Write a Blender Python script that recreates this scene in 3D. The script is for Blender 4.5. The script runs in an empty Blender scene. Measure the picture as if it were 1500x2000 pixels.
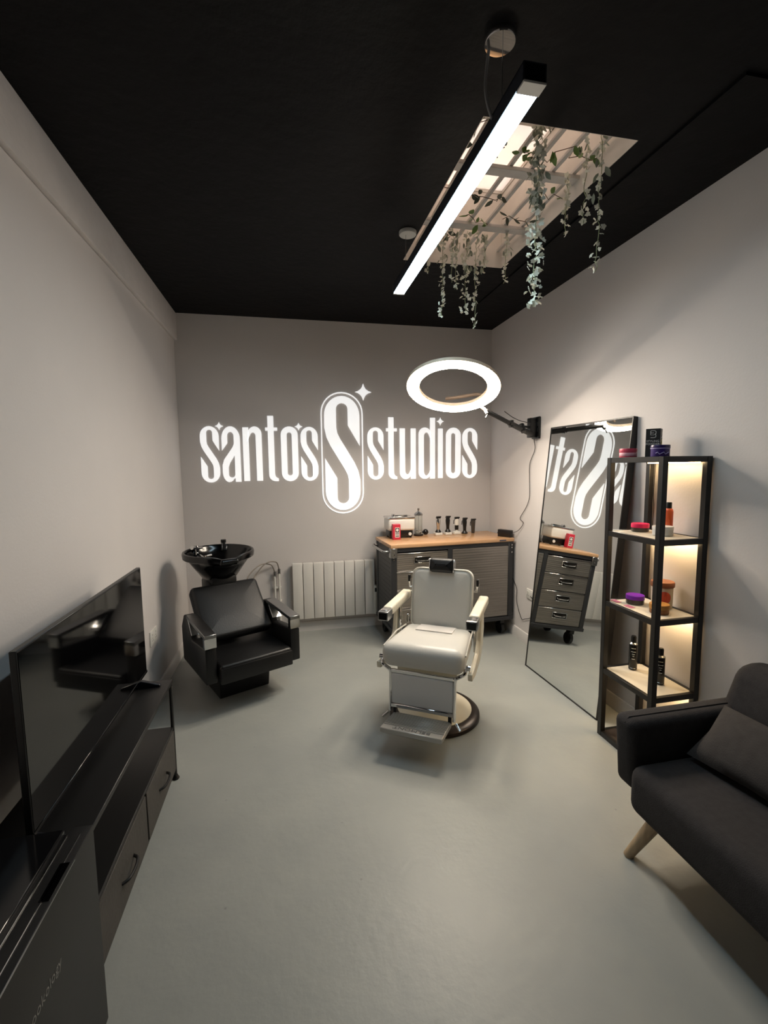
import bpy, bmesh, math, random
from mathutils import Vector, Matrix, Euler
random.seed(7)
PI = math.pi
sc = bpy.context.scene
COL = sc.collection

# ------------------------------------------------------------------ camera
F_PX, PITCH, YAW, ROLL, CAM_H = 890.26, 0.1000525, 0.2072, -0.0107845, 1.68
cy, sy, cp, sp = math.cos(YAW), math.sin(YAW), math.cos(PITCH), math.sin(PITCH)
fw = Vector((sy * cp, cy * cp, -sp)); rt = Vector((cy, -sy, 0)); up = rt.cross(fw)
cr, sr = math.cos(ROLL), math.sin(ROLL)
r2 = cr * rt + sr * up; u2 = -sr * rt + cr * up
cam_d = bpy.data.cameras.new('camera'); cam = bpy.data.objects.new('camera', cam_d); COL.objects.link(cam)
cam.matrix_world = Matrix(((r2.x, u2.x, -fw.x, 0), (r2.y, u2.y, -fw.y, 0), (r2.z, u2.z, -fw.z, CAM_H), (0, 0, 0, 1)))
cam_d.sensor_fit = 'VERTICAL'; cam_d.sensor_height = 36.0; cam_d.lens = F_PX / 2000.0 * 36.0
cam_d.clip_start = 0.02; cam_d.clip_end = 100
sc.camera = cam

# ------------------------------------------------------------------ world and exposure
w = bpy.data.worlds.new('world'); sc.world = w; w.use_nodes = True
bg = w.node_tree.nodes['Background']; bg.inputs[0].default_value = (0.86, 0.86, 0.88, 1); bg.inputs[1].default_value = 1.7
sc.view_settings.view_transform = 'Standard'; sc.view_settings.look = 'None'
sc.view_settings.exposure = 1.95; sc.view_settings.gamma = 1.0; sc.view_settings.use_curve_mapping = False
BAR_STRENGTH, RING_STRENGTH, SHELF_STRENGTH = 8.5, 23.0, 13.0

# ------------------------------------------------------------------ materials
def lin(c):
    return tuple(((v / 255) / 12.92 if v / 255 <= .04045 else ((v / 255 + .055) / 1.055) ** 2.4) for v in c)
MATS = {}
def mat(name, rgb, rough=.5, metal=0., bump=0., bscale=40., var=0., vscale=6., spec=.5, coat=0., emit=None, estr=0., trans=0., stretch=None):
    if name in MATS: return MATS[name]
    m = bpy.data.materials.new(name); m.use_nodes = True; nt = m.node_tree; b = nt.nodes['Principled BSDF']
    c = lin(rgb)
    b.inputs['Base Color'].default_value = (*c, 1); b.inputs['Roughness'].default_value = rough
    b.inputs['Metallic'].default_value = metal; b.inputs['Specular IOR Level'].default_value = spec
    b.inputs['Coat Weight'].default_value = coat; b.inputs['Transmission Weight'].default_value = trans
    if emit: b.inputs['Emission Color'].default_value = (*emit, 1); b.inputs['Emission Strength'].default_value = estr
    tc = nt.nodes.new('ShaderNodeTexCoord'); src = tc.outputs['Object']
    if stretch:
        mp = nt.nodes.new('ShaderNodeMapping'); mp.inputs['Scale'].default_value = stretch
        nt.links.new(src, mp.inputs['Vector']); src = mp.outputs['Vector']
    if var > 0:
        n = nt.nodes.new('ShaderNodeTexNoise'); n.inputs['Scale'].default_value = vscale; n.inputs['Detail'].default_value = 6
        nt.links.new(src, n.inputs['Vector'])
        r = nt.nodes.new('ShaderNodeValToRGB'); r.color_ramp.elements[0].position = .3; r.color_ramp.elements[1].position = .7
        r.color_ramp.elements[0].color = (*[v * (1 - var) for v in c], 1); r.color_ramp.elements[1].color = (*[min(1, v * (1 + var)) for v in c], 1)
        nt.links.new(n.outputs['Fac'], r.inputs['Fac']); nt.links.new(r.outputs['Color'], b.inputs['Base Color'])
    if bump > 0:
        n2 = nt.nodes.new('ShaderNodeTexNoise'); n2.inputs['Scale'].default_value = bscale; n2.inputs['Detail'].default_value = 4
        nt.links.new(src, n2.inputs['Vector'])
        bp = nt.nodes.new('ShaderNodeBump'); bp.inputs['Strength'].default_value = bump; bp.inputs['Distance'].default_value = .01
        nt.links.new(n2.outputs['Fac'], bp.inputs['Height']); nt.links.new(bp.outputs['Normal'], b.inputs['Normal'])
    MATS[name] = m; return m
def emitter(name, rgb, strength):
    if name in MATS: return MATS[name]
    m = bpy.data.materials.new(name); m.use_nodes = True; nt = m.node_tree
    nt.nodes.remove(nt.nodes['Principled BSDF']); e = nt.nodes.new('ShaderNodeEmission')
    e.inputs[0].default_value = (*rgb, 1); e.inputs[1].default_value = strength
    nt.links.new(e.outputs[0], nt.nodes['Material Output'].inputs[0]); MATS[name] = m; return m
def translucent(name, rgb):
    m = bpy.data.materials.new(name); m.use_nodes = True; nt = m.node_tree
    nt.nodes.remove(nt.nodes['Principled BSDF']); t = nt.nodes.new('ShaderNodeBsdfTranslucent'); d = nt.nodes.new('ShaderNodeBsdfDiffuse')
    n = nt.nodes.new('ShaderNodeTexNoise'); n.inputs['Scale'].default_value = 2.6; n.inputs['Detail'].default_value = 2
    tc = nt.nodes.new('ShaderNodeTexCoord'); nt.links.new(tc.outputs['Object'], n.inputs['Vector'])
    r = nt.nodes.new('ShaderNodeValToRGB'); e = r.color_ramp.elements
    e[0].position = .38; e[0].color = (*lin((215, 206, 198)), 1); e[1].position = .66; e[1].color = (*lin((236, 220, 206)), 1)
    nt.links.new(n.outputs['Fac'], r.inputs['Fac']); nt.links.new(r.outputs['Color'], t.inputs[0]); nt.links.new(r.outputs['Color'], d.inputs[0])
    mx = nt.nodes.new('ShaderNodeMixShader'); mx.inputs[0].default_value = .4
    nt.links.new(t.outputs[0], mx.inputs[1]); nt.links.new(d.outputs[0], mx.inputs[2]); nt.links.new(mx.outputs[0], nt.nodes['Material Output'].inputs[0])
    MATS[name] = m; return m
def clear_glass(name, tint=(1, 1, 1), refl=.12):
    m = bpy.data.materials.new(name); m.use_nodes = True; nt = m.node_tree
    nt.nodes.remove(nt.nodes['Principled BSDF']); t = nt.nodes.new('ShaderNodeBsdfTransparent'); g = nt.nodes.new('ShaderNodeBsdfGlossy')
    t.inputs[0].default_value = (*tint, 1); g.inputs['Roughness'].default_value = .03
    lw = nt.nodes.new('ShaderNodeLayerWeight'); lw.inputs[0].default_value = .35
    mx = nt.nodes.new('ShaderNodeMixShader'); nt.links.new(lw.outputs['Facing'], mx.inputs[0])
    nt.links.new(t.outputs[0], mx.inputs[1]); nt.links.new(g.outputs[0], mx.inputs[2]); nt.links.new(mx.outputs[0], nt.nodes['Material Output'].inputs[0])
    MATS[name] = m; return m

WALL = mat('wall_paint', (213, 208, 206), .75, bump=.06, bscale=90, var=.015, vscale=3)
SOFFIT = mat('soffit_paint', (206, 201, 199), .8, bump=.5, bscale=22, var=.03, vscale=9)
TRIM = mat('trim_gloss', (214, 210, 207), .4)
CEIL = mat('black_ceiling_paint', (9, 9, 11), .65, bump=.55, bscale=14, var=.25, vscale=3, spec=.15)
WHITE = mat('white_plastic', (222, 220, 214), .4)
RADW = mat('radiator_enamel', (222, 219, 214), .4)
BLACKM = mat('black_metal', (20, 19, 19), .42, spec=.5)
BLACKP = mat('black_plastic', (14, 14, 15), .35)
GLOSSB = mat('gloss_black', (5, 5, 6), .06, spec=.6)
CHROME = mat('chrome', (215, 215, 215), .12, 1.)
CHROMED = mat('dull_chrome', (165, 165, 165), .28, 1.)
STEEL = mat('brushed_steel', (148, 143, 138), .36, .85, bump=.12, bscale=30, var=.14, vscale=5, stretch=(.6, .6, 14))
BENCHB = mat('bench_black', (42, 43, 46), .45, bump=.1, bscale=60)
CREAM = mat('cream_enamel', (226, 219, 200), .32)
VINYL = mat('white_vinyl', (208, 205, 198), .38, bump=.05, bscale=120)
VINYLP = mat('grey_white_vinyl', (226, 225, 224), .4)
PIPING = mat('vinyl_piping', (200, 196, 186), .45)
LEATHER = mat('black_leatherette', (17, 17, 18), .42, bump=.12, bscale=160, spec=.45)
FABRIC = mat('charcoal_fabric', (56, 54, 55), .9, bump=.25, bscale=260, var=.12, vscale=40, spec=.2)
FABRICL = mat('cushion_fabric', (66, 63, 62), .9, bump=.25, bscale=240, var=.12, vscale=30, spec=.2)
LEGWOOD = mat('pale_leg_wood', (170, 148, 118), .5, var=.12, vscale=8, stretch=(8, 8, 1))
STANDW = mat('dark_stand_wood', (24, 23, 23), .42, var=.15, vscale=5, stretch=(8, 1, 8))
DRAWERW = mat('grey_drawer_wood', (66, 62, 58), .6, bump=.2, bscale=60, var=.12, vscale=10)
BASEDK = mat('dark_base_metal', (52, 44, 40), .35, .6)
DARKB = mat('dark_shelf_board', (44, 34, 30), .6, var=.1)
SHELFB = mat('cream_shelf_board', (214, 206, 190), .5)
MIRROR = mat('mirror_silver', (236, 238, 236), .008, 1.)
LETTER = mat('letter_glow_white', (250, 250, 250), .45, emit=(1, 1, 1), estr=.17)  # weak glow added to whiten the superimposed letters; they are no lamp

def floor_material():
    m = bpy.data.materials.new('painted_concrete'); m.use_nodes = True; nt = m.node_tree; b = nt.nodes['Principled BSDF']
    tc = nt.nodes.new('ShaderNodeTexCoord'); n = nt.nodes.new('ShaderNodeTexNoise'); n.inputs['Scale'].default_value = 2.2; n.inputs['Detail'].default_value = 8
    nt.links.new(tc.outputs['Object'], n.inputs['Vector'])
    r = nt.nodes.new('ShaderNodeValToRGB'); r.color_ramp.elements[0].position = .25; r.color_ramp.elements[1].position = .75
    r.color_ramp.elements[0].color = (*lin((150, 153, 150)), 1); r.color_ramp.elements[1].color = (*lin((164, 166, 161)), 1)
    nt.links.new(n.outputs['Fac'], r.inputs['Fac'])
    v = nt.nodes.new('ShaderNodeTexVoronoi'); v.inputs['Scale'].default_value = 5.5; v.inputs['Randomness'].default_value = 1
    nt.links.new(tc.outputs['Object'], v.inputs['Vector'])
    r2_ = nt.nodes.new('ShaderNodeValToRGB'); r2_.color_ramp.elements[0].position = .012; r2_.color_ramp.elements[0].color = (.35, .35, .35, 1)
    r2_.color_ramp.elements[1].position = .04; r2_.color_ramp.elements[1].color = (1, 1, 1, 1)
    nt.links.new(v.outputs['Distance'], r2_.inputs['Fac'])
    mx = nt.nodes.new('ShaderNodeMix'); mx.data_type = 'RGBA'; mx.blend_type = 'MULTIPLY'; mx.inputs[0].default_value = .35
    nt.links.new(r.outputs['Color'], mx.inputs[6]); nt.links.new(r2_.outputs['Color'], mx.inputs[7]); nt.links.new(mx.outputs[2], b.inputs['Base Color'])
    b.inputs['Roughness'].default_value = .42; b.inputs['Specular IOR Level'].default_value = .4
    n2 = nt.nodes.new('ShaderNodeTexNoise'); n2.inputs['Scale'].default_value = 18; n2.inputs['Detail'].default_value = 5
    nt.links.new(tc.outputs['Object'], n2.inputs['Vector'])
    bp = nt.nodes.new('ShaderNodeBump'); bp.inputs['Strength'].default_value = .18; bp.inputs['Distance'].default_value = .01
    nt.links.new(n2.outputs['Fac'], bp.inputs['Height']); nt.links.new(bp.outputs['Normal'], b.inputs['Normal'])
    return m
def wood_top_material():
    m = bpy.data.materials.new('beech_worktop'); m.use_nodes = True; nt = m.node_tree; b = nt.nodes['Principled BSDF']
    tc = nt.nodes.new('ShaderNodeTexCoord'); mp = nt.nodes.new('ShaderNodeMapping'); mp.inputs['Scale'].default_value = (.8, 16, 16)
    nt.links.new(tc.outputs['Object'], mp.inputs['Vector'])
    n = nt.nodes.new('ShaderNodeTexNoise'); n.inputs['Scale'].default_value = 2.5; n.inputs['Detail'].default_value = 5
    nt.links.new(mp.outputs['Vector'], n.inputs['Vector'])
    r = nt.nodes.new('ShaderNodeValToRGB'); r.color_ramp.elements[0].position = .3; r.color_ramp.elements[1].position = .7
    r.color_ramp.elements[0].color = (*lin((184, 140, 102)), 1); r.color_ramp.elements[1].color = (*lin((214, 172, 130)), 1)
    nt.links.new(n.outputs['Fac'], r.inputs['Fac']); nt.links.new(r.outputs['Color'], b.inputs['Base Color'])
    b.inputs['Roughness'].default_value = .22; return m
FLOOR = floor_material(); WOODTOP = wood_top_material()

# ------------------------------------------------------------------ mesh helpers
class MB:
    def __init__(s): s.bm = bmesh.new()
    def _add(s, t, M=None):
        if M is not None: t.transform(M)
        me = bpy.data.meshes.new('tmp'); t.to_mesh(me); t.free(); s.bm.from_mesh(me); bpy.data.meshes.remove(me); return s
    def box(s, a, b, r=0., seg=2, M=None):
        t = bmesh.new(); bmesh.ops.create_cube(t, size=1)
        a = Vector(a); b = Vector(b); c = (a + b) / 2; d = b - a
        for v in t.verts: v.co = Vector((v.co.x * d.x + c.x, v.co.y * d.y + c.y, v.co.z * d.z + c.z))
        if r > 0: bmesh.ops.bevel(t, geom=t.edges[:], offset=min(r, min(abs(x) for x in d) * .49), segments=seg, profile=.5, affect='EDGES')
        return s._add(t, M)
    def cyl(s, p0, p1, r0, r1=None, n=16, cap=True):
        r1 = r0 if r1 is None else r1; p0 = Vector(p0); p1 = Vector(p1); d = p1 - p0
        q = d.to_track_quat('Z', 'Y'); t = s.bm; L = []
        for p, r in ((p0, r0), (p1, r1)):
            L.append([t.verts.new(p + q @ Vector((r * math.cos(2 * PI * i / n), r * math.sin(2 * PI * i / n), 0))) for i in range(n)])
        for i in range(n): t.faces.new((L[0][i], L[0][(i + 1) % n], L[1][(i + 1) % n], L[1][i]))
        if cap: t.faces.new(L[0][::-1]); t.faces.new(L[1])
        return s
    def tube(s, pts, r, n=8, cap=True, closed=False):
        pts = [Vector(p) for p in pts]; t = s.bm; L = []; m = len(pts); prev = None
        for k, p in enumerate(pts):
            if closed: d = pts[(k + 1) % m] - pts[k - 1]
            else: d = pts[min(k + 1, m - 1)] - pts[max(k - 1, 0)]
            d.normalize()
            if prev is None:
                a = Vector((0, 0, 1)) if abs(d.z) < .9 else Vector((1, 0, 0)); u = d.cross(a).normalized()
            else: u = (prev - d * prev.dot(d)).normalized()
            prev = u; v = d.cross(u); rr = r[k] if isinstance(r, (list, tuple)) else r
            L.append([t.verts.new(p + u * rr * math.cos(2 * PI * i / n) + v * rr * math.sin(2 * PI * i / n)) for i in range(n)])
        for k in range(m if closed else m - 1):
            A = L[k]; B = L[(k + 1) % m]
            for i in range(n): t.faces.new((A[i], A[(i + 1) % n], B[(i + 1) % n], B[i]))
        if cap and not closed: t.faces.new(L[0][::-1]); t.faces.new(L[-1])
        return s
    def lathe(s, prof, n=32, c=(0, 0, 0), sx=1., sy_=1., fn=None):
        t = s.bm; L = []
        for r, z in prof:
            if r < 1e-6: L.append([t.verts.new((c[0], c[1], c[2] + z))])
            else:
                L.append([t.verts.new((c[0] + r * sx * math.cos(2 * PI * i / n), c[1] + r * sy_ * math.sin(2 * PI * i / n), c[2] + z + (fn(2 * PI * i / n, r, z) if fn else 0))) for i in range(n)])
        for A, B in zip(L, L[1:]):
            for i in range(n):
                j = (i + 1) % n
                if len(A) == 1 and len(B) == 1: continue
                if len(A) == 1: t.faces.new((A[0], B[j], B[i]))
                elif len(B) == 1: t.faces.new((A[i], A[j], B[0]))
                else: t.faces.new((A[i], A[j], B[j], B[i]))
        return s
    def prism(s, poly, a, b, axis='x', bevel=0., seg=2):
        t = bmesh.new()
        def P(u, v, h): return {'x': (h, u, v), 'y': (u, h, v), 'z': (u, v, h)}[axis]
        A = [t.verts.new(P(u, v, a)) for u, v in poly]; B = [t.verts.new(P(u, v, b)) for u, v in poly]; n = len(poly)
        t.faces.new(A); t.faces.new(B[::-1])
        for i in range(n): t.faces.new((A[i], B[i], B[(i + 1) % n], A[(i + 1) % n]))
        bmesh.ops.recalc_face_normals(t, faces=t.faces[:])
        if bevel: bmesh.ops.bevel(t, geom=t.edges[:], offset=bevel, segments=seg, profile=.5, affect='EDGES')
        return s._add(t)
    def pad(s, w, h, th, rc, re, M=None, seg=5, puff=0.):
        """rounded-rectangle pad: w in x, h in z, thickness in y, corner radius rc, edge radius re"""
        t = bmesh.new(); loops = []; ns = 6
        def loop(inset, y):
            L = []; ww = w / 2 - inset; hh = h / 2 - inset; r = max(rc - inset, .002)
            for cx, cz, a0 in ((ww - r, hh - r, 0), (-ww + r, hh - r, PI / 2), (-ww + r, -hh + r, PI), (ww - r, -hh + r, 1.5 * PI)):
                for k in range(ns + 1):
                    a = a0 + k * PI / 2 / ns; L.append(t.verts.new((cx + r * math.cos(a), y, cz + r * math.sin(a))))
            return L
        seq = []
        if puff: seq += [(re + min(w, h) * .28, -th / 2 - puff), (re + min(w, h) * .12, -th / 2 - puff * .7)]
        for k in range(seg + 1):
            a = PI / 2 * k / seg; seq.append((re * (1 - math.sin(a)), -th / 2 + re * (1 - math.cos(a))))
        seq2 = [(i, -y) for i, y in reversed(seq)]
        for i, y in seq + seq2: loops.append(loop(i, y))
        for A, B in zip(loops, loops[1:]):
            n = len(A)
            for i in range(n): t.faces.new((A[i], A[(i + 1) % n], B[(i + 1) % n], B[i]))
        t.faces.new(loops[0][::-1]); t.faces.new(loops[-1]); bmesh.ops.recalc_face_normals(t, faces=t.faces[:])
        return s._add(t, M)
    def ribbon_ring(s, R0, R1, z0, z1, n=64, M=None):
        t = bmesh.new(); L = []
        for R, z in ((R0, z0), (R1, z0), (R1, z1), (R0, z1)):
            L.append([t.verts.new((R * math.cos(2 * PI * i / n), R * math.sin(2 * PI * i / n), z)) for i in range(n)])
        for k in range(4):
            A, B = L[k], L[(k + 1) % 4]
            for i in range(n): t.faces.new((A[i], A[(i + 1) % n], B[(i + 1) % n], B[i]))
        bmesh.ops.recalc_face_normals(t, faces=t.faces[:]); return s._add(t, M)
    def mesh(s, name, m, angle=40):
        bmesh.ops.recalc_face_normals(s.bm, faces=s.bm.faces[:])
        me = bpy.data.meshes.new(name); s.bm.to_mesh(me); s.bm.free(); me.materials.append(m)
        for p in me.polygons: p.use_smooth = True
        me.set_sharp_from_angle(angle=math.radians(angle)); return me
    def build(s, name, m, parent=None, angle=40):
        o = bpy.data.objects.new(name, s.mesh(name, m, angle)); COL.objects.link(o)
        if parent: o.parent = parent
        return o
def link(name, me, parent=None, loc=(0, 0, 0), rot=(0, 0, 0), scale=(1, 1, 1)):
    o = bpy.data.objects.new(name, me); COL.objects.link(o); o.parent = parent
    o.location = loc; o.rotation_euler = rot; o.scale = scale; return o
def tag(o, label, cat, group=None):
    o['label'] = label; o['category'] = cat
    if group: o['group'] = group
    return o
def thing(name, label, cat, loc=(0, 0, 0), rotz=0., group=None):
    o = bpy.data.objects.new(name, None); COL.objects.link(o); o.location = loc; o.rotation_euler = (0, 0, rotz); o.empty_display_size = .05
    return tag(o, label, cat, group)
def struct(o, label=None):
    o['kind'] = 'structure'
    if label: o['label'] = label
    return o
def frame_M(origin, x, y, z):
    return Matrix(((x[0], y[0], z[0], origin[0]), (x[1], y[1], z[1], origin[1]), (x[2], y[2], z[2], origin[2]), (0, 0, 0, 1)))
def flat_text(name, txt, size, m, parent, M, extrude=.0005, sx=1.):
    """lettering as thin geometry; M places local x = reading direction, y = up"""
    cu = bpy.data.curves.new('txt', 'FONT'); cu.body = txt; cu.size = size; cu.extrude = extrude; cu.align_x = 'CENTER'; cu.align_y = 'CENTER'; cu.resolution_u = 2
    o = bpy.data.objects.new('txt', cu); me = bpy.data.meshes.new_from_object(o); bpy.data.objects.remove(o); bpy.data.curves.remove(cu)
    me.transform(Matrix.Diagonal((sx, 1, 1, 1))); me.transform(M); me.materials.clear(); me.materials.append(m)
    return link(name, me, parent)
def spline_pts(pts, n=8):
    P = [Vector(p) for p in pts]; P = [2 * P[0] - P[1]] + P + [2 * P[-1] - P[-2]]; out = []
    for i in range(1, len(P) - 2):
        for k in range(n):
            t = k / n; a, b, c, d = P[i - 1:i + 3]
            out.append(.5 * ((2 * b) + (c - a) * t + (2 * a - 5 * b + 4 * c - d) * t * t + (3 * b - a - 3 * c + d) * t ** 3))
    out.append(P[-2]); return out

# ------------------------------------------------------------------ room shell
XL, XR, YB, YF, ZC = -.985, 2.16, 4.635, -1.6, 3.1
SK = (.83, 1.565, 1.885, 3.215)      # skylight opening x0 x1 y0 y1
struct(MB().box((XL - .1, YF - .1, -.1), (XR + .1, YB + .1, 0)).build('floor', FLOOR))
struct(MB().box((XL - .1, YF, -.1), (XL, YB, ZC + .12)).build('wall_left', WALL))
struct(MB().box((XR, YF, -.1), (XR + .1, YB, ZC + .12)).build('wall_right', WALL))
struct(MB().box((XL - .1, YB, -.1), (XR + .1, YB + .1, ZC + .12)).build('wall_back', WALL))
struct(MB().box((XL - .1, YF - .1, -.1), (XR + .1, YF, ZC + .12)).build('wall_front', mat('low_bounce_dark', (34, 34, 36), .7, bump=.1)))  # unseen wall, its dark colour chosen to cut bounce light
c = MB(); z0, z1 = ZC, ZC + .12
c.box((XL - .1, YF - .1, z0), (SK[0], YB + .1, z1)).box((SK[1], YF - .1, z0), (XR + .1, YB + .1, z1))
c.box((SK[0], YF - .1, z0), (SK[1], SK[2], z1)).box((SK[0], SK[3], z0), (SK[1], YB + .1, z1))
struct(c.build('ceiling', CEIL))
struct(MB().box((SK[1] + .12, 1.5, ZC - .012), (XR, 3.9, ZC + .001)).build('ceiling_panel', CEIL))
# boxed-in beam along the left wall
struct(MB().box((XL, YF, 2.852), (XL + .03, YB, ZC), .006, 2).build('trim_1', SOFFIT))
def skirting(name, a, b, axis):
    prof = [(0, 0), (.016, 0), (.016, .085), (.010, .098), (0, .1)]
    m = MB()
    if axis == 'L': m.prism([(XL + u, v) for u, v in prof], a, b, 'y')
    if axis == 'R': m.prism([(XR - u, v) for u, v in prof], a, b, 'y')
    if axis == 'B': m.prism([(YB - u, v) for u, v in prof], a, b, 'x')
    if axis == 'F': m.prism([(YF + u, v) for u, v in prof], a, b, 'x')
    struct(m.build(name, TRIM))
skirting('baseboard_left', YF, YB, 'L'); skirting('baseboard_right', YF, YB, 'R'); skirting('baseboard_back', XL, XR, 'B'); skirting('baseboard_front', XL, XR, 'F')
# skylight well, white boards, with frosted glazing on top
WELL = mat('well_white_paint', (214, 208, 200), .6, var=.05, vscale=7)
wt = 3.62
w_ = MB(); t_ = .02
w_.box((SK[0] - t_, SK[2] - t_, ZC + .001), (SK[0] + .004, SK[3] + t_, wt)).box((SK[1] - .004, SK[2] - t_, ZC + .001), (SK[1] + t_, SK[3] + t_, wt))
w_.box((SK[0], SK[2] - t_, ZC + .001), (SK[1], SK[2] + .004, wt)).box((SK[0], SK[3] - .004, ZC + .001), (SK[1], SK[3] + t_, wt))
struct(w_.build('trim_2', WELL))
win = thing('window_1', 'frosted skylight glazing above the trellis', 'window', ((SK[0] + SK[1]) / 2, (SK[2] + SK[3]) / 2, wt)); del win['category']; win['kind'] = 'structure'
FROST = translucent('frosted_glazing', (230, 200, 175))
hx, hy = (SK[1] - SK[0]) / 2 + .02, (SK[3] - SK[2]) / 2 + .02
for k in range(2):
    MB().box((-hx + .01, -hy + .01 + k * hy, 0), (hx - .01, -hy + (k + 1) * hy - .01, .006)).build('pane', FROST, win)
fr = MB()
for a, b in (((-hx, -hy, -.02), (hx, -hy + .03, .02)), ((-hx, hy - .03, -.02), (hx, hy, .02)), ((-hx, -hy, -.02), (-hx + .03, hy, .02)), ((hx - .03, -hy, -.02), (hx, hy, .02)), ((-hx, -.02, -.02), (hx, .02, .02))): fr.box(a, b)
fr.build('window_frame', WELL, win)

# ------------------------------------------------------------------ trellis and garlands in the skylight
tr = thing('trellis', 'whitewashed wooden trellis fixed inside the skylight opening', 'trellis', (1.2, 2.55, 3.2))
SLAT = mat('whitewashed_slat', (196, 192, 188), .65, var=.08, vscale=12)
slat_me = MB().box((-.011, -.655, -.009), (.011, .655, .009), .002, 1).mesh('slat', SLAT)
for x in (-.33, -.21, -.09, .03, .15, .27): link('slat', slat_me, tr, (x + .06, 0, .012))
bat_me = MB().box((-.362, -.032, -.01), (.362, .032, .01), .002, 1).mesh('batten', SLAT)
for y in (-.215, .325): link('batten', bat_me, tr, (0, y, -.008))

PETAL = mat('white_petal', (232, 230, 214), .7, var=.06, vscale=20)
STEM = mat('pale_stem', (150, 158, 120), .7)
LEAFG = mat('green_leaf', (92, 120, 52), .5, var=.25, vscale=30)
LEAFD = mat('dull_green_leaf', (70, 78, 62), .55, var=.2, vscale=30)
LEAFP = mat('pale_sage_leaf', (150, 156, 138), .6, var=.15, vscale=30)
def flower_mesh(name, m, s, seed):
    rnd = random.Random(seed); b = bmesh.new()
    for k in range(5):
        a = 2 * PI * k / 5 + rnd.uniform(-.2, .2); ca, sa = math.cos(a), math.sin(a); l = s * rnd.uniform(.8, 1.1); wd = s * .42
        P = [(0, 0, 0), (l * .55, -wd, s * .18), (l, -wd * .25, s * .05), (l, wd * .25, s * .05), (l * .55, wd, s * .18)]
        vs = [b.verts.new((x * ca - y * sa, x * sa + y * ca, z)) for x, y, z in P]
        vs2 = [b.verts.new((x * ca - y * sa, x * sa + y * ca, z + .0012)) for x, y, z in P]
        b.faces.new(vs); b.faces.new(vs2[::-1])
        for i in range(5): b.faces.new((vs[i], vs2[i], vs2[(i + 1) % 5], vs[(i + 1) % 5]))
    mb = MB(); mb.bm.free(); mb.bm = b; return mb.mesh(name, m, 60)
def leaf_mesh(name, m, l):
    b = bmesh.new(); P = [(0, 0), (.25, .2), (.55, .25), (.85, .12), (1, 0), (.85, -.12), (.55, -.25), (.25, -.2)]
    top = [b.verts.new((u * l, v * l, -abs(v) * l * .35 - u * u * l * .2 + .0008)) for u, v in P]; bot = [b.verts.new((v.co.x, v.co.y, v.co.z - .0014)) for v in top]
    ct = b.verts.new((.5 * l, 0, -.05 * l)); cb = b.verts.new((.5 * l, 0, -.05 * l - .0014)); n = len(P)
    for i in range(n):
        j = (i + 1) % n; b.faces.new((top[i], top[j], ct)); b.faces.new((bot[j], bot[i], cb)); b.faces.new((top[j], top[i], bot[i], bot[j]))
    mb = MB(); mb.bm.free(); mb.bm = b; return mb.mesh(name, m, 60)
FL = [flower_mesh('blossom', PETAL, .017, s) for s in (1, 2, 3)]
LFP = leaf_mesh('leaf', LEAFP, .045); LFG = leaf_mesh('leaf', LEAFG, .06); LFD = leaf_mesh('leaf', LEAFD, .06)
def garland(x, y, ztop, zbot, label, dens=1., spread=.014, leaves=0):
    g = thing('flower_garland', label, 'garland', (x, y, ztop), 0, 'white blossom garlands hanging from the skylight trellis')
    L = ztop - zbot; n = max(3, int(L / .022)); pts = []
    for k in range(n + 1):
        t = k / n; pts.append((random.uniform(-.006, .006) - .01 * t, random.uniform(-.006, .006), -L * t))
    MB().tube(pts, .0018, 5).build('stem', STEM, g)
    m = int(L / .016 * dens)
    for k in range(m):
        t = (k + random.uniform(.2, .9)) / m; s = random.uniform(.6, 1.0)
        if random.random() < .15: continue
        link('blossom', random.choice(FL), g, (random.uniform(-1, 1) * spread - .01 * t, random.uniform(-1, 1) * spread, -L * t), (random.uniform(0, 2.4), random.uniform(-.9, .9), random.uniform(0, 6.3)), (s, s, s))
    for k in range(leaves):
        t = random.uniform(.0, .45); s = random.uniform(.6, 1.1)
        link('leaf', LFP, g, (random.uniform(-.03, .03), random.uniform(-.03, .03), -L * t), (random.uniform(-.6, .6), random.uniform(.6, 1.5), random.uniform(0, 6.3)), (s, s, s))
    return g
garland(1.138, 1.985, 3.19, 2.40, 'long thick white blossom garland, the fullest, in front of the right wall', 4.2, .03, 50)
garland(1.435, 1.957, 3.19, 2.566, 'long white blossom garland hanging rightmost from the skylight', 1.1, .018, 8)
garland(1.423, 2.046, 3.19, 2.818, 'shorter white blossom garland just left of the rightmost one', 1.2, .014, 3)
garland(1.474, 2.274, 3.19, 2.881, 'short greenish white garland between the thick one and the rightmost pair', 1.5, .014, 0)
garland(1.44, 2.886, 3.19, 2.864, 'white blossom garland by the far right corner of the skylight', 1.4, .016, 4)
garland(.935, 2.95, 3.19, 2.92, 'very short white garland nearest the end of the light bar', 1.2, .012, 3)
garland(1.03, 2.95, 3.19, 2.645, 'long white garland second from the light bar end', 1.5, .018, 8)
garland(1.08, 2.9, 3.19, 2.85, 'short white garland third from the light bar end', 1., .01, 4)
garland(1.125, 2.95, 3.19, 2.83, 'medium white garland fourth from the light bar end', 1.2, .012, 4)
garland(1.187, 2.94, 3.19, 2.672, 'long double white garland in the middle of the far row', 2.0, .028, 10)
garland(1.255, 2.94, 3.19, 2.584, 'longest white garland of the far row, ending near the back wall line', 1.2, .016, 8)
garland(1.32, 2.95, 3.19, 2.95, 'very short white garland near the far right corner of the skylight', 1.3, .014, 4)
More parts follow.
